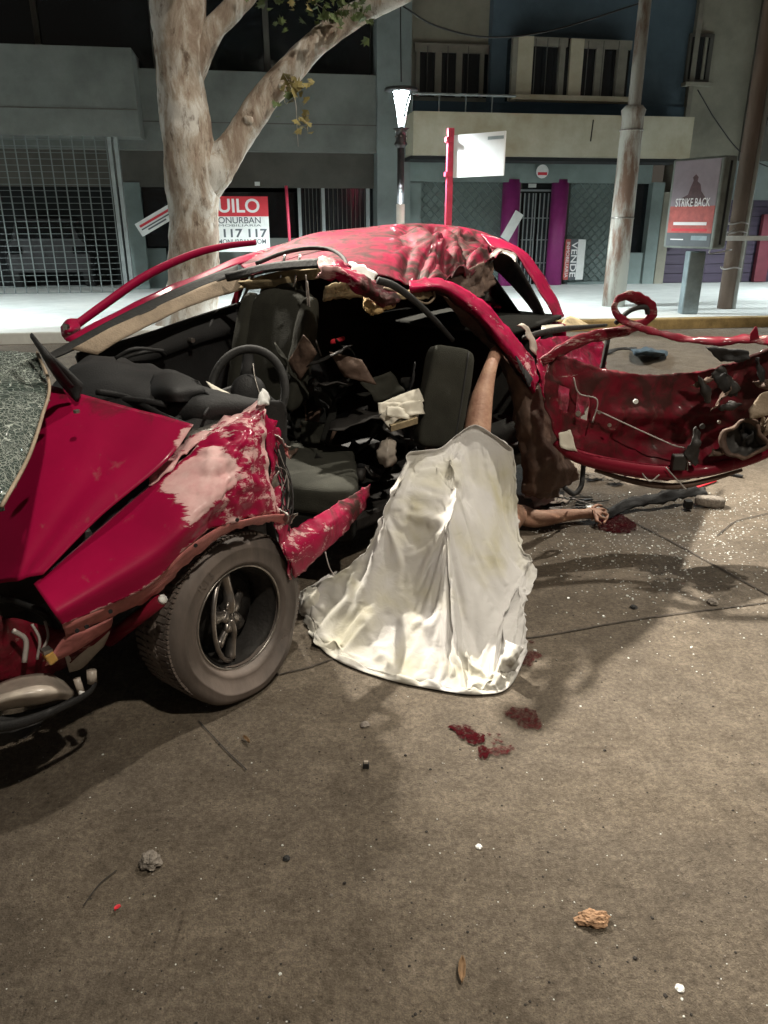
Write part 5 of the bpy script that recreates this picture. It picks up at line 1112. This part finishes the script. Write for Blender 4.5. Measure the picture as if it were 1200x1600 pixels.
surf('door_skin', [[onY(*p) for p in r] for r in drows], RI, door, 14, 10, .006, crumple=.018, cscale=7, facet=.016, hole=dhole, ragged=.008,
     attrs={'wear': lambda s, t: .12+.2*bump(s, .08, .1), 'dirt': lambda s, t: .50+.25*bump(t, .2, .25)*bump(s, .5, .3)+.4*bump(s, .95, .16)},
     disp=lambda s, t: -.03*bump(t, .35, .06)*bump(s, .5, .3)+.02*bump(t, .55, .05)*bump(s, .5, .35)-.02*bump(t, .75, .06)*bump(s, .6, .3))
def fl(p): return onY(*p)
frm = path([fl(p) for p in [(846, 566, 3.32), (880, 545, 3.34), (925, 527, 3.38), (975, 516, 3.42), (1008, 503, 3.44), (1020, 486, 3.44), (1005, 470, 3.42), (980, 463, 3.38), (962, 472, 3.36), (962, 490, 3.35), (985, 506, 3.35), (1030, 520, 3.36), (1080, 531, 3.36), (1130, 533, 3.33), (1175, 529, 3.30), (1215, 536, 3.26)]], 8)
mb = MB().tube(frm, [.024+.010*noise.noise(p*9) for p in frm], 12, flat=.42)
finish('window_frame', [q+Vector(noise.noise_vector(q*26))*.008 for q in mb.v], mb.f, RI, door, True, {'wear': [.40]*len(mb.v), 'dirt': [.36]*len(mb.v)})
tubeo('window_channel', [fl((962, 505, 3.37)), fl((985, 485, 3.40)), fl((1008, 480, 3.42)), fl((1012, 490, 3.43))], .011, 'black_rubber', door, 8)
tubeo('bottom_roll', [fl((868, 690, 3.26)), fl((900, 712, 3.25)), fl((960, 728, 3.27)), fl((1030, 738, 3.30)), fl((1100, 735, 3.31)), fl((1170, 718, 3.26)), fl((1215, 700, 3.2))], [.020, .030, .034, .036, .030, .026, .02], RI, door, 12)
tubeo('bottom_flange', [fl((930, 735, 3.28)), fl((990, 752, 3.30)), fl((1050, 760, 3.32)), fl((1100, 752, 3.32)), fl((1160, 734, 3.28))], [.008, .014, .016, .014, .008], 'rusty_sheet', door, 8)
# speaker
spc = fl((1163, 690, 3.22)); sa = Vector((-.35, -.93, .12)).normalized(); s1 = sa.cross(up).normalized(); s2 = s1.cross(sa)
spo = bpy.data.objects.new('speaker', None); C.objects.link(spo); spo.location = spc; par(spo, door)
crush = lambda p, th, r, h: p+Vector(noise.noise_vector(p*16))*.028
lathe([(.085, -.02), (.092, .004), (.082, .012), (.074, .004), (.070, -.01)], 40, 'rusty_sheet', 'surround', spo, spc, sa, s1, s2, mod=crush)
lathe([(.072, -.002), (.055, -.02), (.045, -.03), (.022, -.04), (.022, -.03), (.0, -.022)], 40, 'soot_metal', 'cone', spo, spc, sa, s1, s2, mod=crush)
rr_ = random.Random(5)
for k in range(16):
    x, y = rr_.uniform(1085, 1205), rr_.uniform(575, 715); c = fl((x, y, 3.27)); a_ = Vector((rr_.gauss(0, 1), .2, rr_.gauss(0, 1))).normalized()*rr_.uniform(.03, .07); b_ = Vector((rr_.gauss(0, 1), .3, rr_.gauss(0, 1))).normalized()*rr_.uniform(.02, .04)
    surf('door_trim_shard', [[c-a_-b_, c-b_, c+a_-b_], [c-a_, c+Vector((0, -.02, 0)), c+a_], [c-a_+b_, c+b_, c+a_+b_]], rr_.choice(['soot_metal', 'black_plastic', 'rusty_sheet', 'beige_trim', 'soot_metal']), door, 5, 5, .005, crumple=.02, cscale=14, seed=k, ragged=.012)
surf('trim_shard', y_([(1170, 640, 3.2), (1190, 615, 3.2), (1215, 610, 3.2)], [(1172, 655, 3.18), (1195, 650, 3.17), (1215, 645, 3.18)]), 'beige_trim', door, 5, 5, .005, crumple=.015, cscale=14)
surf('mirror_mount', y_([(1102, 542, 3.28), (1140, 545, 3.26), (1170, 548, 3.25)], [(1125, 565, 3.27), (1150, 566, 3.25), (1172, 562, 3.25)]), 'black_plastic', door, 6, 5, .01, crumple=.02, cscale=16, ragged=.01)
surf('frame_spike', y_([(1172, 522, 3.28), (1182, 510, 3.28), (1186, 530, 3.28)], [(1172, 534, 3.28), (1182, 532, 3.28), (1190, 534, 3.28)]), RI, door, 4, 4, .004)
for (x, y, r, m) in ((993, 627, .011, 'white_paper'), (1097, 666, .012, 'soot_metal'), (1123, 659, .008, 'bare_metal'), (855, 622, .012, 'bare_metal'), (903, 646, .012, 'bare_metal'), (936, 644, .008, 'bare_metal'), (952, 664, .009, 'bare_metal'), (1142, 607, .010, 'white_paper')):
    c = onY(x, y, 3.30); MB().tube([c, c+Vector((0, -.006, 0))], r, 10).build('clip', m, door)
surf('white_card', y_([(872, 676, 3.24), (892, 672, 3.23)], [(876, 700, 3.22), (902, 706, 3.22)]), 'paper', door, 6, 6, .003, crumple=.008, cscale=20, ragged=.006)
tubeo('black_hose', [onY(952, 518, 3.55), onY(944, 560, 3.52), onY(930, 625, 3.48), onY(915, 690, 3.46), onY(911, 735, 3.42), onY(908, 760, 3.38), onY(896, 772, 3.34), (onY(882, 762, 3.32))], .012, 'black_rubber', car, 8)
for pts in ([(930, 640, 3.30), (990, 668, 3.32), (1050, 695, 3.33), (1072, 703, 3.32), (1074, 735, 3.28)], [(896, 590, 3.28), (905, 615, 3.28), (933, 625, 3.29), (926, 660, 3.28)], [(1040, 730, 3.26), (1060, 752, 3.24), (1072, 765, 3.22)], [(1000, 735, 3.26), (1015, 752, 3.24), (1030, 742, 3.24)]):
    tubeo('door_wire', [onY(*p) for p in pts], .0035, 'wire_grey', door, 5)
MB().obox(onY(1060, 722, 3.27), Vector((.03, 0, 0)), Vector((0, .02, 0)), Vector((0, 0, .035))).build('lock_case', 'soot_metal', door, bevel=.006)
# loose looms by the hinge
rr_ = random.Random(21)
for k in range(14):
    x = rr_.uniform(424, 436); pts = [(x, rr_.uniform(690, 740), .05), (x+rr_.uniform(5, 22), rr_.uniform(740, 765), .05), (x+rr_.uniform(5, 28), rr_.uniform(770, 800), .04), (x+rr_.uniform(0, 30), rr_.uniform(800, 835), .02)]
    tubeo('loom_strand', [onv(*p) for p in pts], .0022, rr_.choice(['wire_black', 'wire_grey', 'wire_black']), car, 5)
for k, pts in enumerate(([(432, 705, .1), (452, 740, .05), (458, 790, .0), (450, 830, -.02)], [(508, 862, .0), (514, 885, -.02), (522, 900, -.02)])):
    tubeo('loom_strand', [onv(*p) for p in pts], .0022, 'wire_black' if k == 0 else 'wire_grey', car, 5)
for (x, y, v__) in ((436, 690, .06), (446, 700, .05), (442, 805, .0), (452, 810, .0), (428, 752, .02)):
    c = onv(x, y, v__); a_ = Vector((rr_.gauss(0, 1), .2, rr_.gauss(0, 1))).normalized()*.022; b_ = Vector((rr_.gauss(0, 1), .3, rr_.gauss(0, 1))).normalized()*.018
    surf('metal_shred', [[c-a_-b_, c-b_, c+a_-b_], [c-a_+b_, c+b_, c+a_+b_]], rr_.choice(['primer', 'bare_metal', 'rusty_sheet']), car, 5, 5, .004, crumple=.014, cscale=30, ragged=.01)
# ================================================================== PERSON under the sheet
def skin_body():
    V_, E_, Rr = [], [], []
    def add(p, r, link=None):
        V_.append(Vector(p)); Rr.append(r)
        if link is not None: E_.append((link, len(V_)-1))
        return len(V_)-1
    pel = add((.28, 2.98, .19), .13); bel = add((.40, 3.10, .18), .125, pel); ch = add((.51, 3.22, .17), .13, bel)
    nk = add((.45, 3.34, .16), .055, ch); hd = add((.40, 3.42, .15), .085, nk); add((.36, 3.50, .15), .075, hd)
    # outstretched arm
    sh = add((.62, 3.40, .13), .062, ch)
    pr = sh
    for (x, y, z, r) in ((812, 802, .085, .056), (832, 812, .062, .052), (856, 809, .056, .044), (884, 805, .050, .036), (906, 803, .046, .027)):
        pr = add(onz(x, y, z), r, pr)
    wr = pr; pm = add(onz(921, 803, .046), .030, wr); kn = add(onz(929, 803, .046), .030, pm)
    # fingers curl over towards the road
    for (p1, p2, p3, r) in (((938, 795, .060), (946, 797, .044), (945, 806, .026), .0085), ((940, 801, .058), (950, 804, .040), (947, 813, .022), .009), ((938, 808, .050), (947, 811, .034), (943, 818, .018), .0085), ((933, 814, .040), (939, 818, .026), (934, 822, .014), .0075)):
        a = add(onz(*p1), r, kn); b = add(onz(*p2), r*.95, a); add(onz(*p3), r*.8, b)
    a = add(onz(926, 793, .062), .0095, pm); b = add(onz(934, 789, .058), .009, a); add(onz(941, 791, .046), .008, b)
    # other arm, folded beneath the sheet
    s2 = add((.44, 3.06, .17), .06, ch); e2_ = add((.30, 2.82, .13), .045, s2); add((.24, 2.66, .08), .032, e2_)
    # raised leg resting inside the car
    h1 = add((.32, 3.00, .30), .10, pel); pr = h1
    for (x, y, Y, r) in ((735, 735, 3.10, .074), (744, 690, 3.15, .064), (747, 660, 3.19, .060), (751, 630, 3.23, .054), (759, 598, 3.28, .040), (766, 574, 3.32, .031), (772, 558, 3.42, .030), (776, 548, 3.55, .030)):
        pr = add(onY(x, y, Y), r, pr)
    # bent leg under the sheet
    h2 = add((.17, 2.86, .22), .09, pel); k2 = add((.10, 2.66, .27), .06, h2); a2_ = add((.10, 2.54, .12), .038, k2); add((.12, 2.47, .05), .03, a2_)
    me = bpy.data.meshes.new('person'); me.from_pydata(V_, E_, [])
    o = bpy.data.objects.new('person', me); C.objects.link(o)
    bpy.context.view_layer.objects.active = o
    m = o.modifiers.new('skin', 'SKIN'); m.use_smooth_shade = True
    for i, sv in enumerate(me.skin_vertices[0].data): sv.radius = (Rr[i], Rr[i]); sv.use_root = (i == 0)
    s = o.modifiers.new('sub', 'SUBSURF'); s.levels = 2; s.render_levels = 2
    dg = bpy.context.evaluated_depsgraph_get(); dg.update(); m2 = bpy.data.meshes.new_from_object(o.evaluated_get(dg))
    o.modifiers.clear(); o.data = m2; m2.materials.clear(); m2.materials.append(MATS['skin'])
    m2.polygons.foreach_set('use_smooth', [True]*len(m2.polygons))
    return o
person = tag(skin_body(), 'person lying covered, one bare arm outstretched on the road, one leg raised', 'person')

# ================================================================== SHEET
rows = [[(640, 706, 2.85), (668, 703, 2.92), (690, 699, 2.97), (712, 681, 3.02), (742, 664, 3.06), (772, 680, 3.06), (800, 700, 3.05)],
        [(616, 758, 2.74), (650, 752, 2.76), (690, 742, 2.82), (718, 726, 2.9), (750, 722, 2.95), (785, 735, 3.0), (808, 750, 3.02)],
        [(590, 815, 2.67), (640, 810, 2.64), (690, 788, 2.66), (722, 785, 2.73), (755, 790, 2.80), (790, 800, 2.9), (815, 815, 2.96)],
        [(562, 868, 2.62), (620, 868, 2.51), (680, 862, 2.48), (725, 860, 2.52), (765, 865, 2.60), (800, 865, 2.74), (823, 868, 2.82)],
        [(515, 902, 2.62), (590, 925, 2.45), (660, 925, 2.38), (720, 922, 2.38), (770, 925, 2.45), (810, 920, 2.6), (840, 888, 2.76)],
        [(468, 928, 2.64), (555, 968, 2.40), (640, 985, 2.27), (715, 990, 2.24), (765, 985, 2.28), (800, 975, 2.40), (826, 940, 2.58)],
        [None, (530, 1005, 2.35), (625, 1030, 2.21), (710, 1045, 2.15), (765, 1045, 2.16), (802, 1025, 2.23), (826, 985, 2.46)],
        None]
G = []
for i, r in enumerate(rows[:7]):
    G.append([onz(468, 956, .04) if p is None else onY(*p) for p in r])
G.append([onz(x, y, .008) for x, y in ((480, 987), (520, 1028), (600, 1060), (690, 1079), (750, 1085), (796, 1073), (824, 1018))])
def ridge(s, t, pts, w, h):
    """gaussian ridge along a polyline in sheet coordinates"""
    best = 9
    for (a, b), (c_, d_) in zip(pts[:-1], pts[1:]):
        L2 = (c_-a)**2+(d_-b)**2; k = max(0, min(1, ((s-a)*(c_-a)+(t-b)*(d_-b))/L2)); dd = math.hypot(s-a-k*(c_-a), t-b-k*(d_-b))
        best = min(best, dd)
    return 1.35*h*(.45*math.exp(-(best/w)**2)+.65*math.exp(-best/w*1.8))
FOLDS = [([(.0, 0), (.04, .3), (.10, .55)], .03, .022), ([(.12, .05), (.14, .35), (.2, .5)], .03, -.018), ([(.3, .1), (.25, .35), (.3, .48)], .035, .014), ([(.4, .12), (.46, .2), (.56, .22), (.62, .3)], .025, .026),
         ([(.42, .25), (.36, .42)], .03, .020), ([(.5, .25), (.62, .42)], .03, .024), ([(.55, .1), (.72, .4), (.8, .55)], .025, .022), ([(.6, .05), (.66, .2)], .03, -.014), ([(.72, .1), (.80, .35)], .03, .014), ([(.86, .12), (.9, .45)], .03, -.012),
         ([(.84, .58), (.74, .72), (.62, .92)], .022, .026), ([(.86, .58), (.80, .78), (.72, .98)], .02, -.024), ([(.88, .58), (.88, .8), (.84, .97)], .022, .024), ([(.86, .57), (.95, .75), (.97, .95)], .02, .02), ([(.84, .56), (.98, .48)], .03, .024), ([(.8, .56), (.9, .60)], .02, -.02),
         ([(.10, .58), (.2, .72), (.3, .88)], .025, .022), ([(.14, .62), (.12, .8), (.16, .98)], .025, -.022), ([(.06, .6), (.04, .8), (.1, .95)], .025, .026), ([(.2, .62), (.4, .66), (.6, .63)], .03, .016), ([(.3, .72), (.5, .75), (.7, .70)], .03, -.012), ([(.4, .7), (.38, .95)], .018, .010), ([(.48, .68), (.46, .98)], .018, -.008), ([(.02, .75), (.08, .9)], .02, -.02), ([(.55, .72), (.57, .98)], .02, .007)]
rf = random.Random(17)
for _ in range(34):
    s0, t0 = rf.uniform(.05, .95), rf.uniform(.15, .9); an = math.atan2(t0+.25, (s0-.6)*1.1)+rf.gauss(0, .28); L = rf.uniform(.08, .22)
    FOLDS.append(([(s0, t0), (s0+math.cos(an)*L*.5+rf.gauss(0, .012), t0+math.sin(an)*L*.5), (s0+math.cos(an)*L, t0+math.sin(an)*L)], rf.uniform(.012, .022), rf.choice((-1, 1, 1))*rf.uniform(.005, .013)))
def sheetd(s, t):
    d = sum(ridge(s, t, *f_) for f_ in FOLDS)
    edge = sstep(0, .04, t)*(1-sstep(.95, 1, t)*.9)
    d += .007*noise.fractal(Vector((s*5, t*4, 3)), 1, 2, 4) + .004*math.sin(26*s+5*noise.noise(Vector((s*3, t*3, 1))))*sstep(.5, .9, t)
    return d*edge
NU, NV = 15, 12
sheet = surf('sheet', G, 'sheet_fabric', None, NU, NV, 0, disp=lambda s, t: -sheetd(s, t))
def settle(o, frames=22, slack=-.038):
    """let the slack sheet buckle and settle over its own lowered copy and the road (helper removed afterwards)"""
    me = o.data; nc = 6*NU+1; nr = 7*NV+1
    col = bpy.data.objects.new('collider', me.copy()); C.objects.link(col); col.location = o.location
    me.update()
    for v_i, v_s in zip(col.data.vertices, me.vertices): v_i.co = v_s.co - v_s.normal*(.012 if v_s.normal.z > 0 else -.012)
    col.modifiers.new('c', 'COLLISION'); col.collision.thickness_outer = .004; col.collision.thickness_inner = .05; col.collision.cloth_friction = 12
    gd = finish('ground_collider', [(-3, 0, .001), (3, 0, .001), (3, 5, .001), (-3, 5, .001)], [(0, 1, 2, 3)], 'tar', None, False, recentre=False)
    gd.modifiers.new('c', 'COLLISION'); gd.collision.thickness_outer = .003
    person.modifiers.new('c', 'COLLISION'); person.collision.thickness_outer = .008; person.collision.thickness_inner = .06; person.collision.cloth_friction = 10
    vg = o.vertex_groups.new(name='pin')
    pins = [j for j in range(nc)] + [(nr-1)*nc+j for j in range(0, nc)] + [i_*nc for i_ in range(0, nr, 6)] + [i_*nc+nc-1 for i_ in range(0, nr, 6)]
    vg.add(pins, 1.0, 'REPLACE')
    m = o.modifiers.new('cloth', 'CLOTH'); st = m.settings
    st.quality = 5; st.mass = .25; st.tension_stiffness = 18; st.compression_stiffness = 18; st.shear_stiffness = 4; st.bending_stiffness = .25
    st.tension_damping = 6; st.compression_damping = 6; st.shear_damping = 6; st.bending_damping = .5; st.air_damping = 3
    st.vertex_group_mass = 'pin'; st.shrink_min = slack; st.shrink_max = slack
    m.collision_settings.collision_quality = 2; m.collision_settings.distance_min = .004; m.collision_settings.use_self_collision = False
    m.point_cache.frame_start = 1; m.point_cache.frame_end = frames+5
    S.frame_start = 1; S.frame_end = frames+5
    for fr in range(1, frames+1): S.frame_set(fr)
    dg = bpy.context.evaluated_depsgraph_get(); ev = o.evaluated_get(dg)
    co = [v_.co.copy() for v_ in ev.data.vertices]
    o.modifiers.clear(); o.vertex_groups.clear(); S.frame_set(1)
    for v_, c_ in zip(me.vertices, co): v_.co = c_
    for x in (col, gd): bpy.data.objects.remove(x)
    person.modifiers.clear()
settle(sheet)
md = sheet.modifiers.new('sub', 'SUBSURF'); md.levels = md.render_levels = 1
md = sheet.modifiers.new('s', 'SOLIDIFY'); md.thickness = .0022; md.offset = 0
tag(sheet, 'crumpled off-white sheet covering the figure beside the open car', 'sheet')
# keep every fold above the road
for v_i in sheet.data.vertices:
    wz = sheet.location.z+v_i.co.z
    if wz < .006: v_i.co.z = .006-sheet.location.z
surf('sheet_fold', [[onz(790, 1000, .10), onz(806, 1005, .12), onz(818, 1012, .10)], [onz(782, 1030, .07), onz(800, 1030, .10), onz(812, 1028, .07)], [onz(776, 1052, .02), onz(792, 1050, .03), onz(805, 1042, .02)]], 'sheet_fabric', sheet, 8, 8, .004, crumple=.012, cscale=18)
surf('sheet_fold', [[onz(470, 925, .12), onz(500, 905, .16), onz(530, 890, .14)], [onz(464, 945, .07), onz(488, 935, .12), onz(515, 920, .12)], [onz(478, 965, .02), onz(495, 960, .05), onz(510, 950, .06)]], 'sheet_fabric', sheet, 8, 8, .004, crumple=.016, cscale=14)
# ================================================================== THINGS ON THE ROAD
def stain(pxs, m, label, jit=.011, z=.006, group='dark red stains on the road'):
    mx_, my_ = sum(p[0] for p in pxs)/len(pxs), sum(p[1] for p in pxs)/len(pxs); P = [onz(mx_+(x-mx_)*1.18, my_+(y-my_)*1.18, 0) for x, y in pxs]; P = [Vector(q) for q in cr(P+[P[0]], 5)][:-1]
    c = sum(P, Vector())/len(P); P = [P[i//3]*(1-(i%3)/3)+P[(i//3+1) % len(P)]*((i%3)/3) for i in range(3*len(P))]; vv = [p+Vector(noise.noise_vector(p*30))*jit*1.4+Vector(noise.noise_vector(p*90))*jit*.8 for p in P]
    for p in vv: p.z = z
    vv.append(Vector((c.x, c.y, z+.0006))); k = len(vv)-1
    return tag(finish('blood_stain', vv, [(i, (i+1) % k, k) for i in range(k)], m, None, True), label, 'stain', group)
stain([(704, 1140), (722, 1136), (738, 1142), (749, 1150), (745, 1162), (728, 1158), (712, 1150)], 'blood', 'dark wet red stain, the elongated one in front of the sheet')
stain([(748, 1170), (757, 1169), (763, 1178), (757, 1187), (749, 1183)], 'blood', 'small bright wet red drop below the elongated stain', .003)
stain([(766, 1170), (785, 1166), (805, 1174), (790, 1177), (772, 1183), (764, 1178)], 'blood_dry', 'thin smeared red stain right of the small red drop')
stain([(793, 1114), (812, 1109), (832, 1116), (842, 1136), (828, 1138), (806, 1130)], 'blood_dry', 'faded red smear standing alone near the shadow edge')
stain([(820, 1024), (834, 1020), (845, 1026), (836, 1032), (830, 1040), (818, 1038)], 'blood_dry', 'dull red stain touching the right side of the sheet')
stain([(940, 812), (962, 806), (984, 816), (985, 828), (962, 832), (938, 824)], 'blood', 'dark stain under the outstretched hand')
for x, y in ((764, 1150), (775, 1158), (782, 1160), (778, 1150), (830, 1005), (770, 1163)):
    stain([(x-3, y-1), (x, y-2), (x+4, y), (x, y+2)], 'blood_dry', 'tiny red speck among the stains in front of the sheet', .002, group='red specks')
def rock(name, x, y, r, m, label, cat, flat=.6, seed=0, stretch=(1, 1), sub=3, rough=.35):
    c = onz(x, y, 0); bm = bmesh.new(); bmesh.ops.create_icosphere(bm, subdivisions=sub, radius=1); vv = []
    for q in bm.verts:
        d = 1+rough*noise.fractal(q.co*1.6+Vector((seed, 0, 0)), 1, 2, 4)+.12*noise.noise(q.co*6+Vector((seed, 0, 0)))
        p = q.co*d; vv.append(c+Vector((p.x*r*stretch[0], p.y*r*stretch[1], max(p.z*r*flat, -r*flat*.7)+r*flat*.7)))
    ff = [tuple(z.index for z in f_.verts) for f_ in bm.faces]; bm.free()
    return tag(finish(name, vv, ff, m, None, False), label, cat)
rock('concrete_chunk', 236, 1352, .024, 'stone_grey', 'rough grey concrete chunk on the lower left road', 'rubble', .8, 2, sub=4)
b = rock('brick_fragment', 926, 1440, .026, 'brick_orange', 'orange-topped broken brick fragment on the lower right road', 'rubble', .55, 5, (1.35, .75), 4)
rock('stone_chip', 748, 1324, .008, 'white_paper', 'small white stone chip in the middle of the foreground', 'rubble', .5, 8)
rock('stone_chip', 1062, 1545, .009, 'white_paper', 'small white chip near the bottom right corner', 'rubble', .4, 9)
rock('dark_clod', 1113, 943, .022, 'stone_grey', 'dark crumbly clod beside the road joint on the right', 'rubble', .5, 12)
rock('dark_clod', 990, 950, .014, 'black_rubber', 'small dark clod right of the sheet', 'rubble', .5, 13)
rock('dark_clod', 448, 1343, .009, 'black_rubber', 'tiny dark lump right of the concrete chunk', 'rubble', .6, 14)
rock('dark_clod', 570, 1134, .014, 'stone_grey', 'pale clod just below the hem of the sheet', 'rubble', .5, 15)
c = onz(572, 1200, 0)
t = thing('plastic_clip', 'small black plastic clip standing on the road below the sheet', 'debris', c)
MB().obox(c+up*.009, Vector((.009, 0, 0)), Vector((0, .006, 0)), Vector((0, 0, .009))).build('body', 'black_plastic', t, bevel=.002)
MB().obox(c+up*.021, Vector((.006, 0, 0)), Vector((0, .004, 0)), Vector((0, 0, .003))).build('tab', 'lamp_shell', t)
def leafthing(x, y, l, w_, ang, m, label):
    c = onz(x, y, .008); a_ = Vector((math.cos(ang), math.sin(ang), 0)); b_ = Vector((-a_.y, a_.x, 0)); rws = []
    for t_ in (-1, -.6, 0, .5, 1):
        wd = w_*(1-t_*t_)**.5+.001; rws.append([c+a_*l*t_-b_*wd+up*.006, c+a_*l*t_+up*.0, c+a_*l*t_+b_*wd+up*.007])
    o = surf('leaf', rws, m, None, 4, 4, .001, crumple=.003, cscale=40); tag(o, label, 'leaf', 'dead leaves on the road'); return o
leafthing(722, 1516, .030, .006, 1.45, 'dead_leaf', 'narrow dry brown leaf at the bottom centre of the road')
leafthing(184, 1420, .008, .004, .9, 'sign_red', 'tiny red leaf left of the concrete chunk')
leafthing(385, 1156, .02, .003, -.9, 'dead_leaf', 'thin dry twig-like leaf below the front wheel')
# long black trim piece lying on the road under the door
P = [onz(948, 806, .02), onz(985, 788, .035), onz(1030, 780, .05), onz(1075, 770, .06), onz(1105, 772, .055), onz(1138, 782, .03)]
t = thing('trim_piece', 'long torn black trim piece lying on the road below the door', 'debris', onz(1040, 795, 0))
surf('strip', [[p+up*.03+Vector((0, .02, 0)) for p in P[:5]], [p+up*.02 for p in P[:5]], [p-up*.012-Vector((0, .03, 0)) for p in P[:5]]], 'black_plastic', t, 9, 6, .006, crumple=.014, cscale=12, ragged=.012)
pillow('end_cap', onz(1110, 783, .03), Vector((.085, .0, -.01)), Vector((.01, .035, 0)), Vector((0, 0, .028)), 'stone_grey', t, 4, sub=6, pw=4)
MB().obox(onz(1075, 788, .03), Vector((.018, 0, 0)), Vector((0, .02, 0)), Vector((0, 0, .022))).build('clip', 'black_rubber', t)
# dark wire clump by the hand
t = thing('wire_clump', 'small clump of dark wires and glass behind the outstretched hand', 'debris', onz(900, 790, 0))
rr_ = random.Random(8)
for k in range(12):
    x, y = rr_.uniform(872, 925), rr_.uniform(778, 796); pts = [onz(x, y, .012), onz(x+rr_.uniform(-25, 25), y+rr_.uniform(-8, 8), rr_.uniform(.01, .06)), onz(x+rr_.uniform(-40, 40), y+rr_.uniform(-10, 10), .01)]
    tubeo('wire', pts, .004, rr_.choice(['wire_black', 'wire_black', 'wire_grey']), t, 5)
surf('glass_scrap', [[onz(915, 790, .03), onz(935, 788, .03)], [onz(918, 799, .012), onz(940, 797, .012)]], 'clear_chip', t, 6, 5, .003, crumple=.012, cscale=30)
# paper and plastic scraps under the door
for x, y, s, m, lb in ((930, 745, .06, 'stone_grey', 'grey torn panel scrap on the road below the door, the left one'), (965, 752, .05, 'stone_grey', 'grey torn panel scrap on the road below the door, the right one'), (855, 782, .12, 'lamp_shell', 'pale flat panel scrap behind the bare arm')):
    c = onz(x, y, .02); a_ = Vector((rr_.uniform(.5, 1), rr_.uniform(-.5, .5), 0)).normalized()*s; b_ = Vector((-a_.y, a_.x, 0))*.7
    tag(surf('panel_scrap', [[c-a_-b_, c-b_*.8, c+a_-b_*.4], [c-a_*.7+b_*.3, c+up*.02, c+a_*.9+b_*.2], [c-a_+b_, c+b_, c+a_*.6+b_]], m, None, 5, 5, .004, crumple=.012, cscale=18, ragged=.01), lb, 'debris')
c = onz(993, 752, .0); tag(MB().tube([c, c+up*.035], .022, 14).build('bottle_cap', 'beige_trim', None, True), 'small round metal cap below the torn door', 'debris')
tag(MB().obox(onz(1148, 742, .01), Vector((.035, -.03, 0)), Vector((.008, .01, 0)), Vector((0, 0, .006))).build('plastic_sliver', 'black_plastic'), 'thin black sliver on the road at right below the door', 'debris')
tag(surf('red_sliver', [[onz(1078, 762, .012), onz(1118, 748, .012)], [onz(1080, 766, .008), onz(1120, 752, .008)]], 'sign_red', None, 5, 3, .004), 'thin red paint sliver on the road below the door', 'debris')
# black jacket-like heap on the road behind
t = thing('dark_rag', 'heap of dark blue-black cloth lying on the road behind the door', 'cloth', onz(1010, 555, 0))
surf('cloth', [[onz(985, 545, .05), onz(1010, 541, .10), onz(1042, 545, .06)], [onz(990, 551, .12), onz(1012, 548, .16), onz(1045, 552, .08)], [onz(994, 558, .02), onz(1015, 558, .04), onz(1036, 559, .02)]], 'wall_blue_dark', t, 7, 6, .01, crumple=.05, cscale=5)
surf('strap', [[onz(945, 548, .03), onz(970, 543, .06), onz(995, 542, .05)], [onz(947, 553, .02), onz(970, 547, .03), onz(995, 547, .03)]], 'black_rubber', t, 6, 3, .01, crumple=.02, cscale=7)
rock('kerb_stone', 952, 472, .10, 'stone_grey', 'dark lump at the foot of the tall steel pole', 'rubble', .6, 20)
# scattered glass and grit: nobody could count it
def scatter(name, n, m, label, cat, gen, smin, smax, seed, flat=.6):
    r = random.Random(seed); vv = []; ff = []
    for _ in range(n):
        x, y = gen(r); p = onz(x, y, 0); s = r.uniform(smin, smax)*(1 if r.random() < .9 else 1.7)
        k = len(vv); an = r.uniform(0, 6.28); nn_ = 5
        ring = [(math.cos(an+q*6.283/nn_)*s*r.uniform(.6, 1.1), math.sin(an+q*6.283/nn_)*s*r.uniform(.6, 1.1)) for q in range(nn_)]
        vv += [p+Vector((a_, b_, .001)) for a_, b_ in ring]+[p+Vector((a_*.7, b_*.7, s*flat*r.uniform(.6, 1.3))) for a_, b_ in ring]
        ff += [tuple(k+5+q for q in range(5))]+[(k+q, k+(q+1) % 5, k+5+(q+1) % 5, k+5+q) for q in range(5)]
    return tag(finish(name, vv, ff, m, None, False), label, cat, kind='stuff')
def near(r): return r.uniform(-30, 1230), 1000+600*r.random()
def right(r):
    while True:
        x, y = r.gauss(1040, 130), 770+abs(r.gauss(0, 85))
        if 830 < x < 1230 and y < 1080: return x, y
scatter('glass_fragments', 1500, 'clear_chip', 'tiny broken glass scattered over the road', 'glass', right, .0022, .0055, 1)
scatter('glass_fragments', 200, 'clear_chip', 'sparse tiny glass crumbs over the near road', 'glass', near, .0012, .0028, 2)
scatter('grit', 420, 'tar', 'tiny dark grit strewn over the near road', 'grit', lambda r: (r.uniform(-30, 1230), 880+720*r.random()), .0012, .004, 3)
scatter('pale_grit', 420, 'stone_grey', 'pale grit strewn over the near road', 'grit', near, .0012, .0034, 4)
